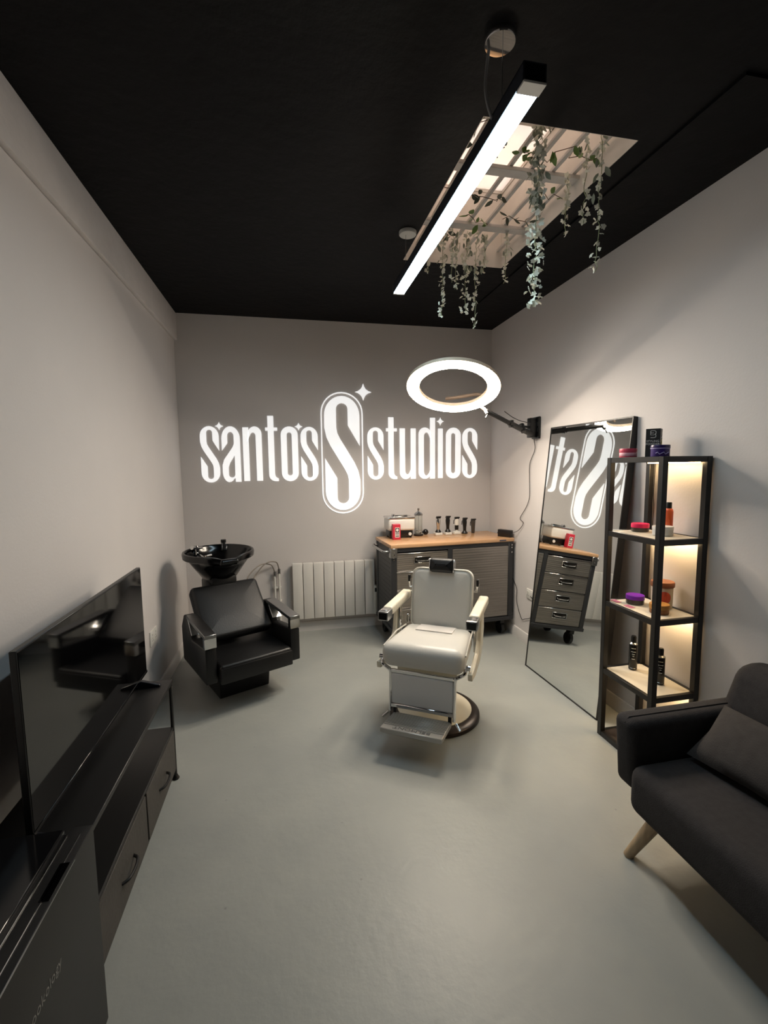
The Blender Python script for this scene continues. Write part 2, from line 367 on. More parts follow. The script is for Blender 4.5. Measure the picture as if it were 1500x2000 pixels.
def sprig(x, y, z, n, me, label, r=.07):
    g = thing('leaf_sprig', label, 'leaves', (x, y, z), 0, 'leafy sprigs woven into the skylight trellis')
    pts = [(random.uniform(-r, r) * .4 + (t / 5 - .5) * 2.6 * r, random.uniform(-r, r) * .5, random.uniform(-.01, .02)) for t in range(6)]
    MB().tube(pts, .002, 5).build('twig', mat('brown_twig', (92, 70, 55), .8), g)
    for k in range(n):
        p = random.choice(pts); s = random.uniform(.65, 1.1)
        link('leaf', me, g, (p[0] + random.uniform(-.02, .02), p[1] + random.uniform(-.02, .02), p[2] + random.uniform(-.005, .01)), (random.uniform(-.9, .9), random.uniform(-.5, .9), random.uniform(0, 6.3)), (s, s, s))
sprig(1.25, 2.16, 3.165, 6, LFG, 'green leaf sprig left of centre near the close edge of the skylight')
sprig(1.43, 2.10, 3.165, 9, LFG, 'largest green leaf sprig in the near right corner of the skylight', .09)
sprig(1.47, 2.46, 3.165, 6, LFG, 'green leaf sprig beside the right board of the skylight')
sprig(1.18, 2.74, 3.165, 8, LFG, 'bright green leaf sprig in the middle of the trellis')
sprig(.99, 2.16, 3.165, 8, LFD, 'greyish leaf sprig just right of the light bar, close edge')
sprig(1.15, 2.55, 3.165, 9, LFD, 'dark leaf sprig in the centre of the trellis')
sprig(1.40, 2.72, 3.165, 7, LFD, 'dark leaf sprig on the right of the trellis, beyond its middle')
sprig(1.02, 3.0, 3.165, 7, LFD, 'dark leaf sprig at the far end beside the light bar')
sprig(.875, 2.0, 3.165, 7, LFP, 'pale leaf sprig left of the light bar, close edge')
sprig(.88, 2.45, 3.165, 8, LFP, 'pale leaf sprig left of the light bar, middle')

# ------------------------------------------------------------------ pendant light bar
LBX, LY0, LY1, LZ = .75, 1.337, 3.026, 2.8
lb = thing('linear_pendant_light', 'long glowing white pendant light bar hung below the black ceiling', 'ceiling light', (LBX, (LY0 + LY1) / 2, LZ))
hl = (LY1 - LY0) / 2
HOUS = mat('light_housing', (70, 74, 84), .4, .5)
h = MB(); h.box((-.037, -hl, .004), (-.033, hl, .056)).box((.033, -hl, .004), (.037, hl, .056)).box((-.037, -hl, .052), (.037, hl, .056)); h.build('housing', HOUS, lb)
MB().box((-.033, -hl + .045, -.001), (.033, hl - .012, .006), .001, 1).build('diffuser', emitter('cool_led', (.66, .88, 1.0), BAR_STRENGTH), lb)
MB().box((-.037, -hl - .002, -.003), (.037, -hl + .045, .004), .001, 1).build('end_cap', mat('grey_cap', (225, 225, 222), .5), lb)
MB().box((-.037, -hl, .004), (.037, -hl + .004, .056)).build('end_plate', mat('matt_black', (8, 8, 9), .8, spec=.1), lb)
MB().box((-.037, hl - .012, -.002), (.037, hl + .004, .056), .002, 1).build('end_cap', MATS['grey_cap'], lb)
rose = MB().lathe([(0, 0), (.05, 0), (.053, .004), (.053, .02), (0, .02)], 32).build('ceiling_rose', mat('chrome_rose', (235, 235, 235), .02, 1.), lb); rose.location = (-.01, 1.553 - (LY0 + LY1) / 2, .28)
rose2 = MB().lathe([(0, 0), (.05, 0), (.053, .004), (.053, .02), (0, .02)], 32).build('ceiling_rose', mat('white_rose', (200, 200, 196), .5), lb); rose2.location = (.013, 2.838 - (LY0 + LY1) / 2, .28)
for y0 in (1.553, 2.838):
    yy = y0 - (LY0 + LY1) / 2
    MB().cyl((0, yy, .056), (0, yy, .28), .0012, n=6).build('suspension_wire', CHROMED, lb)
yy = 1.553 - (LY0 + LY1) / 2
MB().tube(spline_pts([(-.036, -.600, .288), (-.048, -.609, .22), (-.056, -.617, .15), (-.050, -.625, .09), (-.036, -.630, .045)]), .0055, 8).build('power_cord', mat('grey_cord', (150, 150, 152), .5), lb)

# ------------------------------------------------------------------ superimposed logo lettering, added on the back wall
LOGO_X0, LOGO_X1 = -.800, 2.004   # wall positions of the first and last letter edges
PX0, PX1 = 78., 1384.; SCL = (LOGO_X1 - LOGO_X0) / (PX1 - PX0); LOGO_ZB = 1.545      # baseline height
overlay = thing('logo_overlay', 'superimposed logo built as white raised lettering with a tall pill-framed letter emblem on the back wall', 'overlay', ((LOGO_X0 + LOGO_X1) / 2, YB, 1.85))  # flat superimposed graphic, added here as raised letters; the wall itself is bare
def l2w(u, v): return ((u - (PX0 + PX1) / 2) * SCL, LOGO_ZB + (505 - v) * SCL * 1.0 - 1.85)
def arc(cx, cy_, rx, ry, a0, a1, n=10):
    return [(cx + rx * math.cos(math.radians(a0 + (a1 - a0) * k / n)), cy_ - ry * math.sin(math.radians(a0 + (a1 - a0) * k / n))) for k in range(n + 1)]
def glyph(name, polys, parent=None):
    """polys: list of groups; a group is an outline followed by holes, in layout units"""
    mb = MB()
    for grp in polys:
        cu = bpy.data.curves.new('g', 'CURVE'); cu.dimensions = '2D'; cu.fill_mode = 'BOTH'; cu.extrude = .004
        for poly in grp:
            sp_ = cu.splines.new('POLY'); sp_.points.add(len(poly) - 1); sp_.use_cyclic_u = True
            for q, (u, v) in zip(sp_.points, poly): X, Z = l2w(u, v); q.co = (X, Z, 0, 1)
        o = bpy.data.objects.new('g', cu); me = bpy.data.meshes.new_from_object(o); bpy.data.objects.remove(o); bpy.data.curves.remove(cu)
        me.transform(Matrix(((1, 0, 0, 0), (0, 0, -1, -.0045), (0, 1, 0, 0), (0, 0, 0, 1)))); mb.bm.from_mesh(me); bpy.data.meshes.remove(me)
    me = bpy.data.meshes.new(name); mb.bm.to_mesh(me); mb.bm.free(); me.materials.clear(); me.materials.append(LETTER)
    return link(name, me, parent or overlay)
def S_poly(x0, y0, wd, ht):
    P = [(790, 345), (790, 205)] + arc(707.5, 205, 82.5, 90, 0, 180, 16) + [(625, 262), (634, 305), (652, 345), (718, 455), (731, 482), (735, 505), (735, 590)] + arc(707.5, 590, 27.5, 26, 0, -180, 8)
    P += [(680, 495), (625, 402), (625, 558)] + arc(707.5, 558, 82.5, 90, 180, 360, 16) + [(790, 505), (781, 462), (763, 422), (697, 312), (684, 285), (680, 258), (680, 174)] + arc(707.5, 174, 27.5, 27, 180, 0, 8) + [(735, 250)]
    return [((u - 625) / 165 * wd + x0, (v - 115) / 533 * ht + y0) for u, v in P]
def star(cx, cy_, r):
    P = []
    for k in range(4):
        a = k * 90
        P += [(cx + r * math.cos(math.radians(a)), cy_ - r * math.sin(math.radians(a)))]
        for t in (.25, .5, .75):   # concave side
            p0 = Vector((math.cos(math.radians(a)), math.sin(math.radians(a)))) * r; p1 = Vector((math.cos(math.radians(a + 90)), math.sin(math.radians(a + 90)))) * r; mid = (p0 + p1) * .16
            q = p0 * (1 - t) ** 2 + mid * 2 * t * (1 - t) + p1 * t * t; P.append((cx + q.x, cy_ - q.y))
    return P
def rrect(x0, y0, x1, y1, r): return arc(x1 - r, y0 + r, r, r, 0, 90, 8) + arc(x0 + r, y0 + r, r, r, 90, 180, 8) + arc(x0 + r, y1 - r, r, r, 180, 270, 8) + arc(x1 - r, y1 - r, r, r, 270, 360, 8)
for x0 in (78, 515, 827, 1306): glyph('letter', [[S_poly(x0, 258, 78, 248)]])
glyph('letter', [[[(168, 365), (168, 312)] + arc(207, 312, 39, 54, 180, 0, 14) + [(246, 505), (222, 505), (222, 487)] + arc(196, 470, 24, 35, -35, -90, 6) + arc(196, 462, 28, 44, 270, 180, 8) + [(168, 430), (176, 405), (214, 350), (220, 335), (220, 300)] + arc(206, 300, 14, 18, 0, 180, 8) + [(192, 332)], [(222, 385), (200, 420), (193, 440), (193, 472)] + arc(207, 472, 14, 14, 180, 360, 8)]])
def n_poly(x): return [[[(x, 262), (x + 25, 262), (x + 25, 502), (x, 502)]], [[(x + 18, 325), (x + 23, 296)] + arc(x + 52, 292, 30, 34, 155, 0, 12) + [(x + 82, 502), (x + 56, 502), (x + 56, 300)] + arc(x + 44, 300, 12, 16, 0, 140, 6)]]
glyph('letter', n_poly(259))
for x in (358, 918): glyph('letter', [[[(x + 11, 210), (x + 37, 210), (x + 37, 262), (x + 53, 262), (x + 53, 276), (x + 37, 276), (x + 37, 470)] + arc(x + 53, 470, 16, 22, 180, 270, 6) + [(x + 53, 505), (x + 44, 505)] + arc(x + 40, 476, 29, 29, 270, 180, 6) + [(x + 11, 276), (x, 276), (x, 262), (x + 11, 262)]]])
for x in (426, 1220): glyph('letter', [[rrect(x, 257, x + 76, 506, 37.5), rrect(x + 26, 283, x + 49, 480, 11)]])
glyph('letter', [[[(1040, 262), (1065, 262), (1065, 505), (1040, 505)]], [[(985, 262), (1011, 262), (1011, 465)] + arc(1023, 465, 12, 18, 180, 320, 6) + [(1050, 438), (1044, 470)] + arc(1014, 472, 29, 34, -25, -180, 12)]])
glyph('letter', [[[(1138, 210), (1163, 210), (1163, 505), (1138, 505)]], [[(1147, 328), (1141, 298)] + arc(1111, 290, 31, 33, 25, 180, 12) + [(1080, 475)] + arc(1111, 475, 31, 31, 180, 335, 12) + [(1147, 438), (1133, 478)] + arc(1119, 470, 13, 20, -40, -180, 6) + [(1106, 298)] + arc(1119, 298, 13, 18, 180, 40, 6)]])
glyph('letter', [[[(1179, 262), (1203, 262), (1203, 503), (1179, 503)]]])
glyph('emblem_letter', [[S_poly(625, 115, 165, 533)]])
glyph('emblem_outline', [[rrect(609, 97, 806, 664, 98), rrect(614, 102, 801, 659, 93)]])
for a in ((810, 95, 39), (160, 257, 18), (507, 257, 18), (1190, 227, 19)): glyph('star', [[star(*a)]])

# ------------------------------------------------------------------ radiator, pipes, sockets
rad = thing('electric_radiator', 'white eight-panel electric radiator on the back wall', 'radiator', (.44, 4.59, .15))
panel_me = MB().box((-.0495, -.04, 0), (.0495, .02, .57), .006, 2).mesh('panel', RADW)
for k in range(8): link('panel', panel_me, rad, (-.372 + k * .1045, 0, 0))
MB().box((-.41, .018, .06), (.40, .045, .5)).build('back_plate', RADW, rad)
ct = MB().box((.40, -.045, .0), (.445, .02, .30), .006, 2).build('control_housing', WHITE, rad)
MB().box((.408, -.048, .235), (.438, -.044, .275), .001, 1).build('display', mat('grey_display', (70, 72, 76), .2), ct)
rc = spline_pts([(.94, 4.615, .40), (.95, 4.62, .2), (.93, 4.6, .05)])
pp = thing('water_pipes', 'pair of white copper-fitted water pipes with hoses behind the wash chair', 'pipe', (-.13, 4.6, 0))
for x, zt in ((-.026, .60), (.018, .625)):
    MB().cyl((x, 0, .1), (x, 0, zt), .0095, n=12).build('pipe', WHITE, pp)
    MB().cyl((x, 0, zt), (x, 0, zt + .045), .013, n=12).cyl((x, -.005, zt + .022), (x, -.045, zt + .022), .006, n=10).cyl((x - .014, 0, zt), (x + .014, 0, zt), .007, n=8).build('valve', CHROMED, pp)
for z in (.47, .33): MB().box((-.045, .0, z), (.035, .03, z + .018), .003, 1).build('pipe_clip', WHITE, pp)
HOSE = mat('braided_hose', (140, 132, 122), .35, .6, bump=.3, bscale=300)
MB().tube(spline_pts([(-.026, 0, .645), (-.06, -.02, .72), (-.16, -.08, .735), (-.27, -.16, .64), (-.30, -.28, .50), (-.36, -.42, .60), (-.43, -.54, .74)]), .0055, 8).build('hose', HOSE, pp)
MB().tube(spline_pts([(.018, 0, .67), (-.01, -.02, .745), (-.11, -.08, .745), (-.22, -.16, .62), (-.25, -.28, .49), (-.32, -.42, .60), (-.40, -.54, .75)]), .0055, 8).build('hose', HOSE, pp)
def socket(x, y0, y1, z0, z1, s, label):
    t = thing('wall_socket', label, 'socket', (x, (y0 + y1) / 2, (z0 + z1) / 2)); hy_, hz = (y1 - y0) / 2, (z1 - z0) / 2
    MB().box((min(0, s * .012), -hy_, -hz), (max(0, s * .012), hy_, hz), .003, 2).build('plate', WHITE, t)
    for k in (-1, 1):
        b = s * .0121
        MB().box((min(b, b + s * .003), k * hy_ * .5 - .008, hz * .3), (max(b, b + s * .003), k * hy_ * .5 + .008, hz * .62), .001, 1).build('switch', WHITE, t)
        for (u, v) in ((-.011, -.35), (.011, -.35), (0, -.02)):
            MB().box((min(b, b + s * .0006), k * hy_ * .5 + u - .003, hz * v - .003), (max(b, b + s * .0006), k * hy_ * .5 + u + .003, hz * v + .003)).build('pin_hole', BLACKP, t)
socket(XL, 3.37, 3.53, .43, .535, 1, 'white double socket on the left wall beside the television')
socket(XR, 3.68, 3.80, .445, .535, -1, 'white double socket on the right wall behind the leaning mirror')

# ------------------------------------------------------------------ rolling workbench
BW, BD = 1.24, .53
be = thing('rolling_workbench', 'black and stainless steel rolling workbench with a wooden top', 'workbench', (.89, 3.935, 0), math.radians(4))
MB().box((-.006, -.006, .942), (BW + .006, BD, .975), .004, 2).build('worktop', WOODTOP, be)
post_me = MB().box((0, 0, .17), (.05, .05, .942), .003, 1).mesh('post', BENCHB)
for x in (0, BW - .05):
    for y in (0, BD - .05): link('post', post_me, be, (x, y, 0))
MB().box((.05, .004, .905), (BW - .05, .03, .942)).box((.555, .004, .2), (.597, .03, .905)).build('front_rail', BENCHB, be)
MB().box((-.008, -.008, .165), (BW + .008, BD + .005, .2), .004, 1).build('base_frame', BENCHB, be)
for x in (.006, BW - .03):
    m = MB().box((x, .05, .2), (x + .024, BD - .05, .942))
    for k in range(16): m.box((x - .002 if x < .1 else x + .02, .07, .24 + k * .042), (x + .004 if x < .1 else x + .026, BD - .07, .252 + k * .042), .001, 1)
    m.build('side_panel', BENCHB, be)
MB().box((.05, BD - .03, .2), (BW - .05, BD - .01, .942)).build('back_panel', BENCHB, be)
def corrugated(x0, x1, z0, z1, y, n):
    m = MB(); poly = [(y + .02, z0), (y + .02, z1), (y + .001, z1)]; st = (z1 - z0) / n
    for k in range(n):
        zt = z1 - k * st
        poly += [(y, zt - .10 * st), (y - .0016, zt - .3 * st), (y - .0016, zt - .7 * st), (y, zt - .9 * st)]
    poly += [(y + .001, z0)]; m.prism(poly, x0, x1, 'x'); return m
dz = (.90 - .206) / 4
for k in range(4):
    zb = .206 + (3 - k) * dz
    d = corrugated(.054, .551, zb, zb + dz - .008, .006, 9).build('drawer', STEEL, be)
    MB().box((.054, -.0005, zb + dz - .014), (.551, .006, zb + dz - .009), .001, 1).build('drawer_lip', CHROME, d)
    hz = zb + dz * .56
    f = MB()
    for a, b in (((.215, -.004, hz - .03), (.385, .002, hz - .024)), ((.215, -.004, hz + .024), (.385, .002, hz + .03)), ((.215, -.004, hz - .03), (.222, .002, hz + .03)), ((.378, -.004, hz - .03), (.385, .002, hz + .03))): f.box(a, b, .001, 1)
    f.build('handle_frame', CHROME, d)
    MB().box((.222, -.001, hz - .024), (.378, .003, hz + .024)).build('handle_recess', mat('dark_recess', (40, 38, 36), .4, .7), d)
    MB().tube([(.235, -.003, hz + .004), (.245, -.014, hz - .004), (.30, -.017, hz - .006), (.355, -.014, hz - .004), (.365, -.003, hz + .004)], .006, 8).build('handle', CHROME, d)
corrugated(.601, 1.186, .206, .90, .006, 28).build('door', STEEL, be)
for x in (-.004, BW - .05):
    if x < 0:
        MB().box((x, -.008, .855), (.055, -.001, .942), .003, 1).box((x - .004, -.008, .855), (x + .002, .05, .942), .003, 1).build('corner_bracket', CHROMED, be)
    for z in (.91, .885, .84): MB().cyl((x + .027, -.008, z), (x + .027, -.013, z), .006, n=10).build('rivet', CHROME, be)
MB().box((1.085, -.010, .951), (1.155, -.006, .964), .001, 1).build('badge', mat('badge_grey', (80, 84, 100), .3, .5), be)
MB().tube(spline_pts([(.0, .05, .905), (-.045, .055, .908), (-.062, .10, .91), (-.062, .40, .91), (-.045, .45, .908), (0, .455, .905)], 6), .011, 10).build('push_handle', CHROMED, be)
for x in (.075, BW - .075):
    for y in (.07, BD - .07):
        ca = MB().cyl((x - .016, y + .03, .061), (x + .016, y + .03, .061), .061, n=24).build('caster_wheel', BLACKP, be)
        MB().box((x - .026, y - .02, .11), (x + .026, y + .055, .166), .006, 1).box((x - .026, y + .005, .05), (x - .02, y + .05, .12)).box((x + .02, y + .005, .05), (x + .026, y + .05, .12)).build('caster_fork', BLACKM, ca)
BR = math.radians(4)
def on_bench(u, v): return (.89 + u * math.cos(BR) - v * math.sin(BR), 3.935 + u * math.sin(BR) + v * math.cos(BR), .975)

# ---- things on the workbench
st = thing('tabletop_steriliser', 'white box appliance with black base and chrome lid handle on the workbench', 'appliance', (1.075, 4.385, .975), math.radians(2))
bt = lambda M_=None: None
MB().box((-.12, -.085, .008), (.12, .085, .085), .02, 3).build('base', BLACKP, st)
MB().box((-.135, -.10, .075), (.135, .10, .195), .022, 3).build('body', WHITE, st)
MB().box((-.137, -.102, .19), (.137, .102, .207), .006, 2).build('lid', CHROME, st)
MB().box((-.06, -.02, .207), (.085, .02, .222), .005, 2).box((-.075, -.025, .207), (-.045, .025, .232), .006, 2).build('lid_handle', CHROME, st)
MB().cyl((.085, -.088, .04), (.085, -.095, .04), .016, n=20).build('dial', WHITE, st)
for x in (-.1, .1):
    for y in (-.06, .06): MB().cyl((x, y, 0), (x, y, .01), .012, n=10).build('foot', BLACKP, st)
jar = thing('disinfectant_jar', 'tall clear glass disinfectant jar with a chrome lid and knob', 'jar', (1.285, 4.42, .975))
GLASS = clear_glass('jar_glass', (.93, .95, .93))
MB().lathe([(.046, .0), (.05, .004), (.05, .012), (.043, .018), (0, .018)], 24).lathe([(0, 0), (.046, 0)], 24).build('base', BASEDK, jar)
MB().lathe([(.04, .018), (.04, .215)], 28).build('glass', GLASS, jar)
MB().lathe([(.043, .208), (.043, .222), (.03, .236), (.012, .246), (.008, .25), (.008, .262), (.011, .266), (.011, .278), (0, .28)], 24).build('lid', CHROMED, jar)
MB().cyl((0, 0, .03), (0, 0, .215), .002, n=6).build('lift_rod', CHROME, jar)
MB().lathe([(0, .05), (.03, .05), (.03, .054), (0, .054)], 20).build('tray', CHROME, jar)
bulb = thing('rubber_bulb', 'small black rounded bulb behind the glass jar', 'bulb', (1.375, 4.47, .975))
MB().lathe([(0, 0), (.018, .002), (.028, .015), (.03, .03), (.024, .046), (.012, .055), (0, .057)], 20).build('bulb', BLACKP, bulb)
MB().cyl((-.025, 0, .03), (-.07, -.01, .014), .008, .005, n=10).build('nozzle', BLACKP, bulb)
rb = thing('red_carton', 'small red box with a white label in front of the white appliance', 'box', (1.01, 4.245, .975), math.radians(2))
RED = mat('red_carton', (196, 44, 66), .4)
MB().box((-.038, -.026, 0), (.038, .026, .145), .002, 1).build('carton', RED, rb)
MB().box((-.036, -.024, .145), (.036, .024, .15), .001, 1).build('lid_flap', mat('pink_flap', (222, 110, 124), .4), rb)
MB().box((-.018, -.0275, .022), (.026, -.0262, .118)).build('label_panel', mat('white_print', (235, 232, 228), .5), rb)
INK = mat('black_print', (30, 28, 34), .6)
MB().box((-.015, -.0282, .075), (.023, -.0274, .113)).build('print_block', INK, rb)
MB().lathe([(0, 0), (.013, 0), (.013, .0006), (0, .0006)], 16).build('print_emblem', MATS['white_print'], rb)
rb.children[-1].location = (.004, -.0282, .094); rb.children[-1].rotation_euler = (PI / 2, 0, 0)
for z in (.066, .058, .05, .036, .03): MB().box((-.014, -.0282, z), (.022, -.0274, z + .0045)).build('print_line', INK, rb)

def clipper(x, y, label, body, head, base, plate, lever=True, taper=False):
    t = thing('hair_clipper', label, 'clipper', (x, y, .975), math.radians(3), 'hair clippers on the workbench')
    z = 0.
    if plate: MB().box((-.036, -.03, 0), (.036, .03, .026), .004, 2).build('charging_plate', plate, t); z = .026
    if base: MB().lathe([(.03, 0), (.031, .008), (.023, .02), (.017, .03), (0, .03)], 20, (0, 0, z)).build('stand', base, t)
    zb = z + (.014 if base else 0)
    if taper: prof = [(.017, 0), (.019, .02), (.021, .06), (.024, .10), (.026, .125), (.02, .135)]
    else: prof = [(.015, 0), (.017, .02), (.018, .05), (.022, .08), (.024, .105), (.021, .128), (.019, .135)]
    MB().lathe([(0, 0)] + prof + [(0, prof[-1][1])], 20, (0, 0, zb), 1., .72).build('body', body, t)
    MB().box((-.022, -.014, zb + .13), (.022, .014, zb + .142), .002, 1).box((-.019, -.02, zb + .14), (.026, .01, zb + .152), .001, 1).build('blade', head, t)
    if lever: MB().tube([(-.02, 0, zb + .125), (-.032, -.004, zb + .118), (-.034, -.004, zb + .08)], .004, 6).build('lever', BLACKP, t)
    return t
clipper(1.49, 4.405, 'chrome hair clipper on a black stand with white plate, nearest the glass jar', CHROME, BLACKP, BLACKP, WHITE, False)
clipper(1.595, 4.41, 'black hair clipper on a white plate, second from the jar', BLACKP, BLACKP, BLACKP, WHITE, False)
w3 = clipper(1.695, 4.42, 'white hair clipper with a black grip, middle of the row', WHITE, BLACKP, None, WHITE, True)
MB().lathe([(.0195, .018), (.0205, .04), (.0215, .066)], 20, (0, 0, .026), 1., .74).build('grip', BLACKP, w3)
clipper(1.785, 4.425, 'black hair clipper on a black stand, fourth from the jar', BLACKP, BLACKP, BLACKP, None, True)
clipper(1.88, 4.43, 'dark grey tapered hair clipper, last of the row', mat('gunmetal', (74, 68, 62), .35, .3), BLACKP, None, None, True, True)

ad = thing('power_adapter', 'black power adapter brick on the right end of the workbench', 'adapter', on_bench(1.205, .095), math.radians(-62))
MB().box((-.075, -.024, 0), (.075, .024, .07), .006, 2).build('brick', BLACKP, ad)
MB().cyl((-.075, .0, .03), (-.09, .0, .03), .007, n=10).build('plug', BLACKP, ad)

# ------------------------------------------------------------------ ring light on its wall arm
RC = Vector((1.262, 3.385, 2.268)); RO, RI = .352, .262
h_ = Vector((-.44, -.90, 0)).normalized(); al = math.radians(23)
nrm = (Vector((0, 0, -1)) * math.cos(al) + h_ * math.sin(al)).normalized()      # the lit side
xa = Vector((1, 0, 0)); xa = (xa - nrm * xa.dot(nrm)).normalized(); ya = nrm.cross(xa)
rl = thing('ring_light', 'large warm glowing ring light on a black wall-mounted arm', 'ring light', (2.15, 3.69, 2.0))
O = Vector((2.15, 3.69, 2.0))
RM = frame_M(RC - O, xa, ya, nrm)
MB().ribbon_ring(RI - .004, RO + .004, -.026, .0, 96, RM).build('ring_body', mat('ring_shell', (196, 180, 160), .5), rl)
dfm = MB(); tb_ = bmesh.new(); LL = []
for k in range(13):
    a = PI * k / 12; rr = (RI + RO) / 2 + (RO - RI) / 2 * math.cos(a); zz = .0005 + .015 * math.sin(a)
    LL.append([tb_.verts.new((rr * math.cos(2 * PI * i / 96), rr * math.sin(2 * PI * i / 96), zz)) for i in range(96)])
for A_, B_ in zip(LL, LL[1:] + LL[:1]):
    for i in range(96): tb_.faces.new((A_[i], A_[(i + 1) % 96], B_[(i + 1) % 96], B_[i]))
dfm._add(tb_, RM).build('diffuser', emitter('warm_led', (1.0, .87, .71), RING_STRENGTH), rl)
E_ = Vector((1.56, 3.44, 2.11)) - O; K_ = Vector((2.085, 3.665, 1.945)) - O
e1 = RC + xa * RO * .55 + ya * -RO * .3 - nrm * .035 - O
MB().tube([RM @ Vector((.02, -.24, -.05)), RM @ Vector((.10, -.19, -.05)), RM @ Vector((.22, -.10, -.05)), RM @ Vector((.29, -.06, -.035))], .013, 10).build('bracket_bar', mat('warm_lit_black_plastic', (120, 100, 84), .5), rl)  # black plastic coloured tan, the ring's warm light put into the colour
ring_edge = RM @ Vector((.262, -.185, -.03))
d1 = (E_ - K_).normalized()
MB().tube([K_, K_.lerp(E_, .5)], .023, 12).build('arm', BLACKP, rl)
MB().tube([K_.lerp(E_, .45), E_], .018, 12).build('arm', BLACKP, rl)
MB().cyl(K_.lerp(E_, .46) - Vector((0, 0, .028)), K_.lerp(E_, .46) + Vector((0, 0, .03)), .02, n=14).build('clamp_knob', BLACKP, rl)
MB().cyl(K_.lerp(E_, .2) - Vector((0, .02, .02)), K_.lerp(E_, .2) + Vector((0, .02, .045)), .022, n=14).build('clamp_knob', BLACKP, rl)
MB().tube([E_, E_.lerp(ring_edge, .5) , ring_edge], .012, 10).build('arm_tip', mat('warm_lit_black_plastic', (120, 100, 84), .5), rl)  # same black plastic with the warm light in its colour
MB().cyl(E_ + Vector((0, -.03, -.03)), E_ + Vector((0, .03, .02)), .014, n=12).cyl(E_ + Vector((.0, -.03, -.03)), E_ + Vector((-.02, -.045, -.06)), .006, n=8).build('wing_knob', BLACKP, rl)
MB().box((-.012, -.06, -.095), (.008, .06, .095), .006, 2).box((-.075, -.03, -.085), (-.01, .03, .085), .006, 2).build('wall_plate', BLACKP, rl)
for z in (-.02, .03): MB().box((-.014, -.045, z - .016), (-.011, -.036, z + .016)).build('slot', CHROMED, rl)
MB().tube([(-.06, -.01, 0), (-.12, -.02, .01)], .01, 10).build('tilt_knob', BLACKP, rl)
CABLE = mat('black_cable', (24, 22, 22), .5)
MB().tube(spline_pts([(-.05, -.02, .03), (-.13, -.05, .045), (-.2, -.09, .05), (-.28, -.11, .075), (-.38, -.15, .12)]), .003, 6).build('cable', CABLE, rl)
pc = thing('adapter_cable', 'thin black cable hanging down the right wall from the ring light bracket', 'cable', (2.15, 3.72, 1.9))
P_ = [(2.135, 3.70, 1.905), (2.148, 3.703, 1.813), (2.15, 3.786, 1.692), (2.15, 3.789, 1.553), (2.15, 3.782, 1.39), (2.15, 3.833, 1.292), (2.15, 3.943, 1.176), (2.15, 3.883, 1.134), (2.14, 3.97, 1.05), (2.10, 4.09, 1.008)]
MB().tube([Vector(p) - Vector((2.15, 3.72, 1.9)) for p in spline_pts(P_)], .0028, 6).build('cable', CABLE, pc)
pc2 = thing('socket_cable', 'thin black cable from the workbench to the socket behind the mirror', 'cable', (2.15, 3.9, .4))
P_ = [(2.14, 4.09, .60), (2.15, 4.051, .549), (2.15, 3.986, .478), (2.15, 3.981, .351), (2.15, 3.886, .218), (2.15, 3.819, .231), (2.15, 3.69, .30), (2.145, 3.66, .44), (2.143, 3.71, .48)]
MB().tube([Vector(p) - Vector((2.15, 3.9, .4)) for p in spline_pts(P_)], .0028, 6).build('cable', CABLE, pc2)
rcab = thing('radiator_cable', 'white cable running down the wall between radiator and workbench', 'cable', (.9, 4.62, .4))
MB().tube([Vector(p) - Vector((.9, 4.62, .4)) for p in spline_pts([(.905, 4.628, .92), (.88, 4.628, .7), (.905, 4.628, .5), (.93, 4.628, .3), (.915, 4.6, .2), (.90, 4.6, .12)])], .004, 6).build('cable', WHITE, rcab)

# ------------------------------------------------------------------ leaning mirror
MW, MH, MT = .872, 1.985, .05
tilt = math.asin(.19 / MH); mi = thing('leaning_mirror', 'tall black-framed full-length mirror leaning against the right wall', 'mirror', (1.922, 2.935, 0))
mi.rotation_euler = Euler((0, tilt, math.radians(2)), 'XYZ')     # local -x faces the room, y along the wall, z up the glass
MB().box((0.004, -MW / 2 + .006, .006), (.012, MW / 2 - .006, MH - .006)).build('glass', MIRROR, mi)
for nme, a, b in (('frame_side', (0, -MW / 2, 0), (MT, -MW / 2 + .009, MH)), ('frame_side', (0, MW / 2 - .009, 0), (MT, MW / 2, MH)), ('frame_bottom', (0, -MW / 2, 0), (MT, MW / 2, .009)), ('frame_top', (0, -MW / 2, MH - .009), (MT, MW / 2, MH))):
    MB().box(a, b, .001, 1).build(nme, BLACKM, mi)
MB().box((.012, -MW / 2 + .006, .006), (.018, MW / 2 - .006, MH - .006)).build('backing', BLACKM, mi)

# ------------------------------------------------------------------ lit display shelf
SX0, SX1, SY0, SY1 = 1.85, 2.15, 1.963, 2.378
sh = thing('display_shelf', 'tall black metal display shelf with lit cream boards beside the mirror', 'shelf', (SX0, SY0, 0))
dx, dy = SX1 - SX0, SY1 - SY0; PW = .032
pm = MB().box((0, 0, 0), (PW, PW, 1.715), .002, 1).mesh('post', BLACKM)
for x in (0, dx - PW):
    for y in (0, dy - PW): link('post', pm, sh, (x, y, 0))
TIERS = [1.715, 1.285, .86, .436, .03]
for k, zt in enumerate(TIERS):
    th = .03
    for a, b in (((PW, .002, zt - th), (dx - PW, .024, zt)), ((PW, dy - .024, zt - th), (dx - PW, dy - .002, zt)), ((.002, PW, zt - th), (.024, dy - PW, zt)), ((dx - .024, PW, zt - th), (dx - .002, dy - PW, zt))):
        MB().box(a, b, .001, 1).build('rail', BLACKM, sh)
    MB().box((.024, .024, zt - .014), (dx - .024, dy - .024, zt - .002)).build('shelf_board', DARKB if k in (0, 4) else SHELFB, sh)
    if k < 4:
        MB().box((dx - .052, .036, zt - .0355), (dx - .038, dy - .036, zt - .0305)).build('led_strip', emitter('shelf_led', (1.0, .70, .36), SHELF_STRENGTH), sh)
